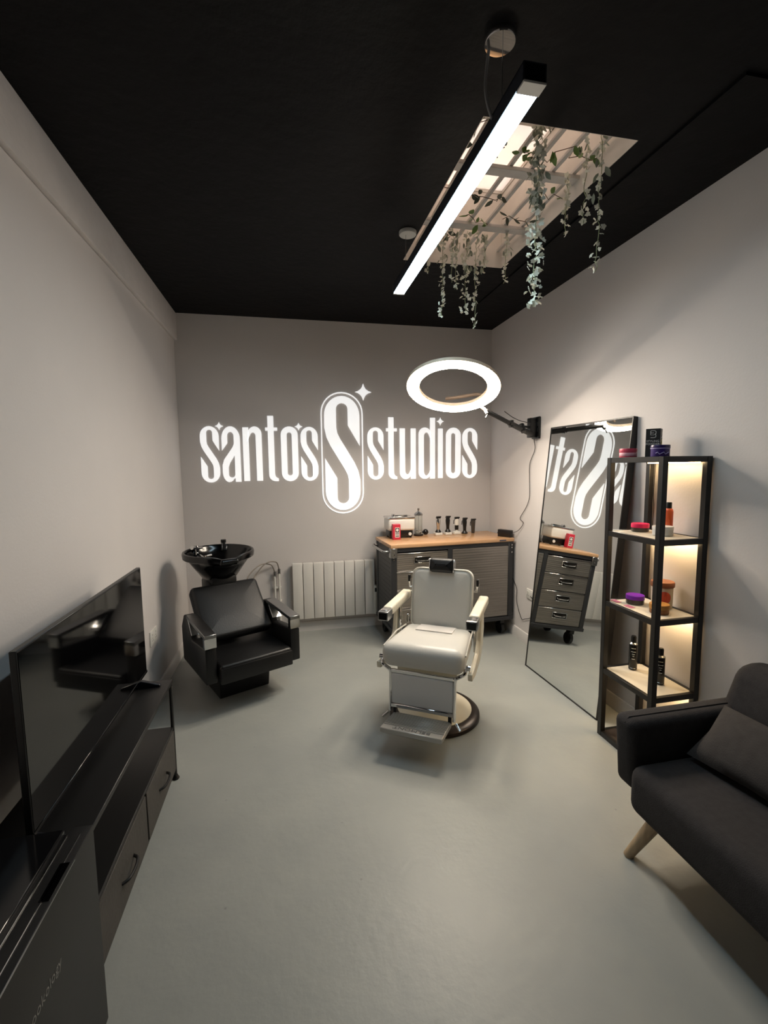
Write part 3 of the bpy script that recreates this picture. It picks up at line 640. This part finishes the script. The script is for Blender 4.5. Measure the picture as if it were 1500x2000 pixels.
MB().tube(spline_pts([(dx - .01, dy - .05, 1.68), (dx - .02, dy - .055, 1.5), (dx - .008, dy - .05, 1.42), (dx - .012, dy - .05, 1.3)]), .002, 6).build('cable', CABLE, sh)

# ---- products on the shelf
def tin(x, y, z, r, hgt, body, lid, label, band=None, lidh=.4, group='round hair product tins on the display shelf', name='product_tin'):
    t = thing(name, label, 'tin', (x, y, z), 0, group); hb = hgt * (1 - lidh)
    MB().lathe([(0, 0), (r * .95, 0), (r * .97, .003), (r * .97, hb), (0, hb)], 32).build('tin_body', body, t)
    MB().lathe([(r, hb), (r, hgt - .003), (r * .97, hgt), (r * .6, hgt - .001), (r * .55, hgt - .003), (0, hgt - .003)], 32).lathe([(r * .97, hb), (r, hb)], 32).build('lid', lid, t)
    if band: MB().lathe([(r * .975, hb * .25), (r * .98, hb * .26), (r * .98, hb * .8), (r * .975, hb * .81)], 32).build('label_band', band, t)
    return t
PINKL = mat('pink_label', (205, 78, 100), .4, var=.2, vscale=40); PINK = mat('hot_pink', (226, 40, 92), .35); PURP = mat('purple_plastic', (120, 40, 170), .35)
DPURP = mat('deep_purple', (58, 34, 110), .35, var=.15, vscale=40); SMOKE = mat('smoky_tin', (58, 52, 44), .2); WTIN = mat('white_tin', (205, 206, 206), .4)
GOLD = mat('gold_brown', (178, 128, 66), .35); ORANGE = mat('orange_bottle', (222, 96, 50), .35)
WPRINT = MATS['white_print']
pk = tin(1.955, 2.335, 1.715, .048, .052, PINKL, mat('pink_lid', (210, 70, 96), .35), 'pink round tin on top of the shelf, nearest the mirror', mat('pale_pink_band', (236, 176, 186), .5), .35)
pu = tin(1.955, 2.10, 1.715, .046, .062, DPURP, mat('dark_purple_lid', (46, 28, 88), .3), 'dark purple round tin on top of the shelf in front of the black carton', None, .32)
swish = MB().tube([(r_ * math.cos(a), r_ * math.sin(a), z_) for r_, a, z_ in [(.0455, math.radians(200 + 12 * k), .018 + .006 * math.sin(k * 2.1)) for k in range(8)]], .0022, 6); swish.build('script_print', mat('lilac_print', (190, 176, 226), .5), pu)
MB().lathe([(.0462, .042), (.0468, .0425), (.0468, .045), (.0462, .0455)], 32).build('label_band', MATS['lilac_print'], pu)
bx_ = thing('powder_carton', 'tall black carton with white lettering standing on top of the shelf', 'box', (2.035, 2.235, 1.715), math.radians(40))
MB().box((-.036, -.036, 0), (.036, .036, .158), .001, 1).build('carton', mat('carton_black', (36, 33, 32), .5), bx_)
for face, M_ in ((0, frame_M((0, -.0365, 0), (1, 0, 0), (0, 0, 1), (0, -1, 0))), (1, frame_M((-.0365, 0, 0), (0, -1, 0), (0, 0, 1), (-1, 0, 0)))):
    rot = Matrix.Rotation(math.radians(18 if face == 0 else 0), 4, 'Z')
    for p in (((-.012, .146), (.008, .146), (.014, .141), (.014, .130), (.008, .1265)), ((-.012, .134), (.004, .134)), ((-.012, .146), (-.012, .123), (.006, .123)), ((.008, .1265), (.014, .122), (.014, .112), (.008, .108), (-.012, .108))):
        MB().tube([M_ @ Vector((u, v, .0002)) for u, v in p], .0014, 5).build('logo_mark', WPRINT, bx_)
    pc_ = MATS['white_print'] if face else mat('cream_print', (226, 216, 150), .5)
    flat_text('lettering', 'STYLING', .016, pc_, bx_, M_ @ Matrix.Translation((0, .088, .0003)) @ rot)
    flat_text('lettering', 'POWDER', .016, pc_, bx_, M_ @ Matrix.Translation((0, .072, .0003)) @ rot)
    flat_text('lettering', 'wax', .009, WPRINT, bx_, M_ @ Matrix.Translation((.012 if face == 0 else 0, .058, .0003)) @ rot)
tin(2.015, 2.285, 1.285, .048, .046, SMOKE, PINK, 'smoky tin with a bright pink lid on the upper board', None, .5)
wt_ = tin(2.02, 2.125, 1.285, .052, .05, WTIN, mat('white_lid', (222, 220, 216), .35), 'white round tin behind the front post on the upper board', None, .3)
ob = thing('spray_bottle', 'slim orange bottle with a black cap on the upper board', 'bottle', (2.085, 2.158, 1.285))
MB().lathe([(0, 0), (.021, 0), (.023, .004), (.023, .125), (.02, .138), (.012, .146), (0, .146)], 24).build('bottle_body', ORANGE, ob)
MB().lathe([(.0145, .144), (.0145, .174), (.012, .178), (0, .178)], 20).build('cap', BLACKP, ob)
tin(1.985, 2.265, .86, .05, .05, SMOKE, PURP, 'dark tin with a purple lid on the middle board', None, .45)
tin(1.985, 2.085, .86, .05, .05, mat('amber_tin', (120, 74, 34), .25), GOLD, 'tin with a golden brown lid on the middle board', None, .5)
tb = thing('powder_tub', 'white tub with a brown lid and an orange round logo', 'tub', (2.075, 2.165, .861))
MB().lathe([(0, 0), (.05, 0), (.053, .005), (.055, .118), (.05, .124), (0, .124)], 32).build('tub_body', mat('tub_cream', (226, 212, 190), .4), tb)
MB().lathe([(.060, .122), (.061, .126), (.061, .146), (.057, .151), (0, .152)], 32).lathe([(.05, .122), (.06, .122)], 32).build('lid', mat('tub_brown_lid', (146, 92, 62), .45), tb)
lg = MB(); rr_ = .0562
for k in range(2): pass
vs = []
for k in range(24):
    a = 2 * PI * k / 24; vs.append((math.radians(238) + .036 * math.cos(a) / rr_, .066 + .036 * math.sin(a)))
b_ = lg.bm; ring_v = [b_.verts.new((rr_ * math.cos(a), rr_ * math.sin(a), z)) for a, z in vs]
cvs = [b_.verts.new((rr_ * math.cos(math.radians(238) + .5 * (a - math.radians(238))) * 1.003, rr_ * math.sin(math.radians(238) + .5 * (a - math.radians(238))) * 1.003, .066 + .5 * (z - .066))) for a, z in vs]
cc = b_.verts.new((rr_ * 1.006 * math.cos(math.radians(238)), rr_ * 1.006 * math.sin(math.radians(238)), .066))
for k in range(24):
    j = (k + 1) % 24; b_.faces.new((ring_v[k], ring_v[j], cvs[j], cvs[k])); b_.faces.new((cvs[k], cvs[j], cc))
lg.build('logo_mark', mat('orange_logo', (206, 84, 58), .5), tb)
for x, y, lb_ in ((1.905, 2.325, 'small pink price card on the middle board, nearest the mirror'), (1.905, 2.215, 'small pink price card on the middle board in front of the purple tin')):
    t = thing('price_card', lb_, 'card', (x, y, .86), 0, 'pink price cards')
    MB().box((-.016, -.028, 0), (.016, .028, .0015)).build('card', mat('pink_card', (216, 130, 160), .5), t)
    for v in (-.008, 0, .008): MB().box((v - .0015, -.02, .0015), (v + .0015, .02, .0019)).build('print_line', mat('plum_print', (120, 50, 90), .6), t)
for x, y, lb_ in ((2.02, 2.30, 'black spray bottle with white lettering standing clear on the lowest lit board'), (2.03, 2.105, 'dark bottle half hidden behind the front post on the lowest lit board')):
    t = thing('hair_spray_bottle', lb_, 'bottle', (x, y, .436), 0, 'black bottles on the lowest lit board')
    MB().lathe([(0, 0), (.022, 0), (.024, .004), (.024, .15), (.022, .158), (0, .158)], 28).build('bottle_body', mat('bottle_black', (20, 18, 17), .22), t)
    MB().lathe([(.0235, .156), (.0235, .161), (.016, .168), (0, .168)], 24).build('collar', CHROMED, t)
    MB().lathe([(.015, .165), (.015, .20), (.012, .208), (0, .208)], 20).build('nozzle_cap', BLACKP, t)
    for z, wd in ((.135, .5), (.115, .55), (.1, .3), (.088, .2), (.07, .35), (.012, .6)):
        n = 8; a0 = math.radians(232)
        MB().tube([(.0243 * math.cos(a0 + wd * (k / n - .5) * 2), .0243 * math.sin(a0 + wd * (k / n - .5) * 2), z) for k in range(n + 1)], .0011, 4).build('print_line', WPRINT if z > .02 else CHROMED, t)

# ------------------------------------------------------------------ barber chair
bc = thing('barber_chair', 'cream and white vintage barber chair with chrome footrest in the middle of the room', 'barber chair', (.93, 2.83, 0), math.radians(-32.5))
MB().lathe([(0, 0), (.30, 0), (.305, .006), (.303, .026), (.29, .038), (.262, .046), (.25, .046), (.25, .04), (0, .04)], 64).build('base_rim', BASEDK, bc)
MB().lathe([(.252, .038), (.25, .05), (.20, .062), (.13, .072), (.115, .085), (.105, .14), (.10, .20), (.1, .24), (0, .24)], 48).build('base_cover', CREAM, bc)
MB().cyl((0, 0, .23), (0, 0, .38), .06, n=24).build('lift_column', CHROME, bc)
MB().box((-.20, -.20, .35), (.20, .17, .43), .02, 2).build('seat_frame', CREAM, bc)
def taper_seat():
    m = MB().box((-.255, -.335, .43), (.255, .16, .585), .062, 6)
    for v in m.bm.verts:
        f = (v.co.y + .335) / .495
        v.co.x *= 1.04 - .12 * f
        if v.co.z > .5: v.co.z += .012 * math.sin(min(1, max(0, f)) * PI) - .02 * (1 - min(1, max(0, (1 - f)))) 
    return m
taper_seat().build('seat', VINYL, bc)
MB().prism([(-.02, .576), (.125, .562), (.125, .5705), (.05, .5805), (-.02, .5845)], -.125, .125, 'x').build('seat_patch', mat('patch_white', (226, 220, 214), .45), bc)
MB().tube([(-.262, -.27, .545), (-.25, -.05, .568), (-.236, .12, .558)], .005, 8).build('piping', PIPING, bc)
MB().tube([(.262, -.27, .545), (.25, -.05, .568), (.236, .12, .558)], .005, 8).build('piping', PIPING, bc)
bang = math.atan2(.075, .40)
BM = Matrix.Translation((0, .235, .735)) @ Matrix.Rotation(-bang, 4, 'X')
MB().pad(.435, .43, .10, .06, .035, BM, puff=.006).build('backrest', VINYL, bc)
pl = []
for cx, cz, a0 in ((.1625, .16, 0), (-.1625, .16, PI / 2), (-.1625, -.16, PI), (.1625, -.16, 1.5 * PI)):
    for k in range(5): a = a0 + k * PI / 8; pl.append(BM @ Vector((cx + .05 * math.cos(a), -.042, cz + .05 * math.sin(a))))
MB().tube(pl, .005, 8, closed=True).build('piping', PIPING, bc)
HM = Matrix.Translation((0, .235, .975)) @ Matrix.Rotation(-.25, 4, 'X')
MB().pad(.17, .10, .085, .018, .03, HM, puff=.008).build('headrest', LEATHER, bc)
for s in (-1, 1):
    MB().box((s * .085 - .004, -.035, -.045), (s * .085 + .004, .035, .045), .003, 1, HM).build('headrest_cap', CHROME, bc)
    MB().cyl((s * .04, .25, .88), (s * .04, .25, .95), .008, n=10).build('headrest_post', CHROME, bc)
    # armrest: upholstered pad, chrome front box with dark ashtray mouth
    A = MB().box((s * .285 - .033, -.13, .705), (s * .285 + .033, .30, .765), .014, 3)
    for v in A.bm.verts: v.co.z += .018 * math.sin(max(0, min(1, (v.co.y + .13) / .43)) * PI * .8) - .012
    A.build('armrest', CREAM, bc)
    cb_ = MB().box((s * .285 - .035, -.215, .685), (s * .285 + .035, -.125, .745), .005, 2).build('armrest_cap', CHROMED, bc)
    MB().box((s * .285 - .028, -.2185, .693), (s * .285 + .028, -.2145, .737), .001, 1).build('ashtray_mouth', GLOSSB, cb_)
    MB().box((s * .285 - .028, -.19, .744), (s * .285 + .028, -.14, .748), .001, 1).build('ashtray_lid', CHROME, cb_)
    sidep = [(.16, .70), (.06, .70), (.04, .62), (.02, .54), (-.05, .48), (-.22, .445), (-.29, .445), (-.28, .40), (-.16, .385), (.02, .41), (.12, .47), (.17, .58)]
    MB().prism(sidep, s * .277, s * .305, 'x', .005, 2).build('side_plate', CREAM, bc)
    MB().box((s * .262 - .008, .05, .44), (s * .262 + .008, .085, .71), .004, 1).build('arm_bracket', CHROME, bc)
    MB().box((s * .24 - .012, .16, .555), (s * .24 + .012, .2, .62), .005, 1).build('hinge', CHROME, bc)
    lv = MB().tube([(s * .225, .26, .80), (s * .245, .25, .80), (s * .248, .245, .86)], .011, 8).build('back_lever', CHROME, bc)
    MB().box((s * .248 - .009, .232, .84), (s * .248 + .009, .258, .89), .004, 1).build('lever_grip', BLACKP, lv)
    # leg rest frame
    MB().tube(spline_pts([(s * .262, -.27, .462), (s * .258, -.30, .445), (s * .225, -.305, .425), (s * .205, -.30, .40), (s * .203, -.305, .30), (s * .203, -.315, .15)], 5), .0115, 8).build('leg_frame', CHROME, bc)
    MB().cyl((s * .215, -.32, .14), (s * .245, -.345, .115), .009, n=10).build('footrest_stop', CHROME, bc)
    MB().box((s * .175 - .01, -.315, .12), (s * .175 + .01, -.295, .19), .002, 1).build('footrest_hinge', BLACKM, bc)
    MB().cyl((s * .262, -.26, .47), (s * .29, -.26, .47), .016, n=14).build('pivot', CHROME, bc)
MB().box((-.2, -.312, .395), (.2, -.295, .42), .004, 1).build('leg_crossbar', CHROME, bc)
MB().box((-.2, -.322, .175), (.2, -.305, .2), .004, 1).build('leg_crossbar', CHROME, bc)
MB().box((-.194, -.316, .2), (.194, -.298, .395), .004, 1).build('leg_panel', VINYLP, bc)
ALU = mat('cast_aluminium', (176, 174, 170), .42, .55)
FM = Matrix.Translation((0, -.425, .142)) @ Matrix.Rotation(-math.radians(9), 4, 'X')
MB().box((-.185, -.13, -.018), (.185, .125, .012), .004, 1, FM).build('footrest', ALU, bc)
for k in range(15):
    if k < 3: continue
    MB().box((-.18, -.122 + k * .0165, .012), (.18, -.114 + k * .0165, .0165), .001, 1, FM).build('rib', ALU, bc)
flat_text('raised_lettering', 'BELMONT', .045, CHROME, bc, FM @ Matrix.Translation((0, -.10, .0125)) @ Matrix.Rotation(PI, 4, 'Z'), .0025, 1.1)

# ------------------------------------------------------------------ shampoo wash unit
wu = thing('wash_station', 'black shampoo chair with a tilting wash basin in the back left corner', 'salon chair', (-.36, 3.437, 0), math.radians(26))
MB().prism([(.0, 0), (.52, 0), (.55, .27), (-.05, .27), (-.03, .18)], -.19, .19, 'x', .006, 1).build('base', LEATHER, wu)
MB().box((-.262, -.275, .25), (.262, .30, .365), .022, 4).build('seat', LEATHER, wu)
MB().box((-.262, -.283, .235), (.262, -.258, .345), .01, 2).build('seat_front', LEATHER, wu)
bl = math.atan2(.33, .33)
BW_ = Matrix.Translation((0, .245, .575)) @ Matrix.Rotation(-math.radians(44), 4, 'X')
MB().pad(.53, .46, .10, .035, .03, BW_, puff=.008).build('backrest', LEATHER, wu)
for s in (-1, 1):
    MB().prism([(-.235, .24), (.33, .24), (.34, .50), (.27, .60), (.17, .605), (.10, .455), (-.235, .485)], s * .27, s * .345, 'x', .01, 2).build('side_panel', LEATHER, wu)
    ar = MB().prism([(-.24, .555), (-.24, .582), (.185, .618), (.185, .592)], s * .268, s * .347, 'x', .002, 1).build('armrest', CHROMED, wu)
    MB().box((s * .3075 - .0395, -.24, .488), (s * .3075 + .0395, -.205, .58), .002, 1).build('armrest_front', CHROME, wu)
    MB().prism([(.09, .495), (.185, .605), (.165, .607), (.07, .495)], s * .27, s * .345, 'x', .002, 1).build('armrest_stay', CHROME, wu)
MB().box((-.11, .38, .2), (.11, .62, .78), .02, 2).build('pedestal', BLACKP, wu)
MB().box((-.10, .35, .74), (.10, .62, .82), .02, 2).build('tilt_neck', BLACKP, wu)
BY = .47
def rimfn(a, r, z):
    d = math.atan2(math.sin(a + PI / 2), math.cos(a + PI / 2))
    q = .0
    if z > .9: q = -.03 * math.exp(-(d / .3) ** 2) * (z - .9) / .1
    return q + (.012 * math.sin(a) if z > .95 else 0)
bo = MB().lathe([(0, .79), (.11, .79), (.135, .80), (.205, .90), (.243, .955), (.266, .960), (.277, .968), (.281, 1.0), (.276, 1.013), (.262, 1.016), (.252, 1.005), (.247, .985), (.225, .955), (.16, .875), (.10, .85), (0, .845)], 64, (0, BY, 0), 1., .9, rimfn).build('basin', mat('basin_black', (9, 9, 10), .16), wu)
MB().cyl((-.13, BY + .17, .97), (-.13, BY + .17, 1.045), .022, n=16).cyl((-.13, BY + .17, 1.02), (-.17, BY + .14, 1.035), .016, n=12).cyl((-.13, BY + .17, 1.02), (-.09, BY + .13, 1.03), .01, n=10).build('mixer_tap', CHROME, wu)
MB().tube(spline_pts([(-.13, BY + .14, .98), (-.10, BY + .08, .965), (-.03, BY + .10, .965)]), .009, 8).build('spray_hose', CHROME, wu)
MB().cyl((.10, BY + .18, .985), (.10, BY + .18, 1.045), .02, n=16).build('valve', CHROME, wu)
MB().cyl((.10, BY + .18, 1.045), (.10, BY + .18, 1.07), .022, n=16).build('valve_cap', BLACKP, wu)
MB().pad(.15, .05, .05, .02, .02, Matrix.Translation((0, BY - .235, .955)) @ Matrix.Rotation(.3, 4, 'X')).build('neck_rest', mat('basin_black', (9, 9, 10), .16), wu)

# ------------------------------------------------------------------ television stand and television
ts = thing('tv_stand', 'low dark wood and metal television stand with two drawers along the left wall', 'tv stand', (-.79, 2.01, 0))
SD, SL = .149, .50      # half depth, half length
MB().box((-SD, -SL - .07, .53), (SD, SL + .035, .55), .002, 1).build('top_board', STANDW, ts)
MB().box((-SD + .005, -SL - .07, .285), (SD - .002, SL, .300), .001, 1).build('middle_shelf', STANDW, ts)
MB().box((-SD + .005, -SL - .07, .05), (SD - .002, SL, .062), .001, 1).build('bottom_board', STANDW, ts)
MB().box((-SD + .005, -SL, .06), (-SD + .012, SL, .29)).build('back_panel', STANDW, ts)
MB().box((-SD + .01, SL - .012, .06), (SD - .012, SL, .288)).box((-SD + .01, -.006, .06), (SD - .012, .006, .288)).box((-SD + .01, -SL, .06), (SD - .012, -SL + .012, .288)).build('divider', STANDW, ts)
for x in (-SD + .014, SD - .006):
    for y in (SL + .004,):
        lg_ = MB().cyl((x, y, .012), (x, y, .53), .0095, n=14).build('pipe_leg', BLACKM, ts)
        MB().lathe([(0, 0), (.019, 0), (.02, .005), (.016, .012), (.012, .022), (0, .022)], 18, (x, y, 0)).build('foot', BLACKM, lg_)
    x = min(x, SD - .10); lg_ = MB().cyl((x, -SL + .02, .012), (x, -SL + .02, .05), .0095, n=14).build('pipe_leg', BLACKM, ts)
    MB().lathe([(0, 0), (.019, 0), (.02, .005), (.016, .012), (.012, .022), (0, .022)], 18, (x, -SL + .02, 0)).build('foot', BLACKM, lg_)
for s in (-1, 1):
    yc = s * .25
    d = MB().box((SD - .012, yc - (.242 if s > 0 else .31), .064), (SD + .002, yc + .242, .282), .002, 1).build('drawer', DRAWERW, ts)
    MB().tube(spline_pts([(SD + .002, yc - .065, .165), (SD + .022, yc - .045, .167), (SD + .028, yc, .168), (SD + .022, yc + .045, .167), (SD + .002, yc + .065, .165)]), [.006] * 33, 8).build('handle', BLACKM, d)
tv = thing('television', 'flat black television standing on the stand by the left wall', 'television', (-.79, 2.02, .55))
MB().box((-.008, -.567, .038), (.012, .567, .612), .002, 1).box((-.05, -.50, .045), (-.008, .45, .36), .012, 2).build('housing', BLACKP, tv)
MB().box((.0115, -.561, .048), (.0135, .561, .606)).build('screen', mat('tv_screen', (6, 6, 7), .05, spec=.5), tv)
MB().box((.010, -.567, .036), (.0155, .567, .048), .001, 1).build('lower_bezel', GLOSSB, tv)
for y in (-.56, .455):
    MB().prism([(-.06, 0), (-.06, .008), (-.015, .04), (.01, .04), (.105, .012), (.11, 0)], y - .012, y + .012, 'y', .002, 1).build('foot', mat('tv_foot', (30, 30, 36), .25), tv)

# ------------------------------------------------------------------ mini fridge beside the stand
fg = thing('mini_fridge', 'black glossy mini fridge at the near end of the television stand', 'fridge', (-.76, 1.09, 0))
FX = .171
MB().box((-.17, -.30, .012), (FX - .075, .30, .63), .004, 1).build('cabinet', mat('fridge_black', (16, 16, 17), .3), fg)
MB().box((-.17, -.30, .63), (FX - .075, .30, .644), .003, 1).build('top_panel', mat('fridge_top', (16, 16, 18), .1), fg)
dr = MB().box((FX - .062, -.30, .004), (FX, .302, .644), .004, 2).build('door', mat('fridge_door', (11, 11, 12), .45), fg)
MB().box((FX - .076, -.29, .03), (FX - .061, .29, .634)).build('gasket', BLACKP, fg)
for x in (FX - .0575, FX - .024): MB().box((x, -.30, .6425), (x + .002, .27, .6455)).build('silver_strip', CHROME, fg)  # thin silver strips along the fridge top
MB().box((FX - .0015, -.30, .6405), (FX + .001, .18, .643)).build('silver_strip', CHROMED, fg)  # strip stands in for the highlight along the door edge
MB().box((FX - .03, .06, .644), (FX - .006, .17, .6455)).build('hinge_cover', GLOSSB, fg)
flat_text('lettering', 'cookology', .038, mat('grey_print', (120, 118, 114), .5), dr, frame_M((FX + .0002, .0, .465), (0, 1, 0), (0, 0, 1), (1, 0, 0)), .0004, .95)
for x in (-.12, .06):
    for y in (-.26, .26): MB().cyl((x, y, 0), (x, y, .022), .015, n=12).build('foot', BLACKP, fg)

# ------------------------------------------------------------------ sofa and cushion
so = thing('sofa', 'charcoal grey fabric sofa with splayed wooden legs along the right wall', 'sofa', (1.75, .65, 0))
def sbox(x0, x1, y0, y1, z0, z1, r): return MB().box((x0 - 1.75, y0 - .65, z0), (x1 - 1.75, y1 - .65, z1), r, 5)
sbox(1.365, 2.0, -.25, 1.565, .215, .425, .055).build('seat', FABRIC, so)
def backp(x0, x1, z0, z1, r, lean):
    m = sbox(x0, x1, -.25, 1.655, z0, z1, r)
    for v in m.bm.verts: v.co.x += lean * (v.co.z - z0)
    return m
backp(1.86, 2.05, .37, .535, .05, .1).build('lower_back', FABRIC, so)
m = backp(1.90, 2.06, .52, .785, .07, .25)
for v in m.bm.verts:
    if v.co.z > .6: v.co.y -= .12 * (v.co.z - .6) if v.co.y > .5 else 0
m.build('upper_back', FABRIC, so)
for y0, y1 in ((1.565, 1.68), (-.36, -.25)):
    m = sbox(1.385, 2.02, y0, y1, .27, .592, .035)
    for v in m.bm.verts:
        v.co.x += .10 * max(0, .5 - v.co.z) * (1 if v.co.x < 0 else 0)
    m.build('armrest', FABRIC, so)
MB().tube([(1.388 - 1.75, 1.612 - .65, .57), (1.41 - 1.75, 1.612 - .65, .593), (1.70 - 1.75, 1.612 - .65, .594), (1.98 - 1.75, 1.612 - .65, .594)], .003, 6).build('seam', mat('seam_thread', (40, 38, 40), .9), so)
for (x, y, ex, ey) in ((1.46, 1.47, -.075, .085), (2.0, 1.47, .06, .085), (1.46, -.14, -.075, -.085), (2.0, -.14, .06, -.085)):
    MB().cyl((x - 1.75 + ex, y - .65 + ey, 0), (x - 1.75, y - .65, .235), .019, .03, n=18).build('leg', LEGWOOD, so)
cu_ = thing('cushion', 'small grey scatter cushion against the sofa back', 'cushion', (1.765, 1.30, .43), math.radians(8))
CM = Matrix.Translation((0, 0, .108)) @ Matrix.Rotation(math.radians(52), 4, 'Y') @ Matrix.Rotation(PI / 2, 4, 'Z')
cm = MB(); t = bmesh.new(); N = 14; G = {}
for sgn in (-1, 1):
    for i in range(N + 1):
        for j in range(N + 1):
            u, v = 2 * i / N - 1, 2 * j / N - 1; edge = (abs(u) > .999 or abs(v) > .999)
            if edge and sgn == 1: G[(sgn, i, j)] = G[(-1, i, j)]; continue
            b_ = ((1 - u * u) * (1 - v * v)) ** .4 * .055; pin = 1 - .06 * (1 - abs(u * v)) * max(abs(u), abs(v)) ** 3
            G[(sgn, i, j)] = t.verts.new((u * .24 * pin, sgn * b_, v * .14 * pin))
    for i in range(N):
        for j in range(N): t.faces.new([G[(sgn, *k)] for k in ((i, j), (i + 1, j), (i + 1, j + 1), (i, j + 1))][::sgn])
cm._add(t, CM); cm.build('cover', FABRICL, cu_, 60)
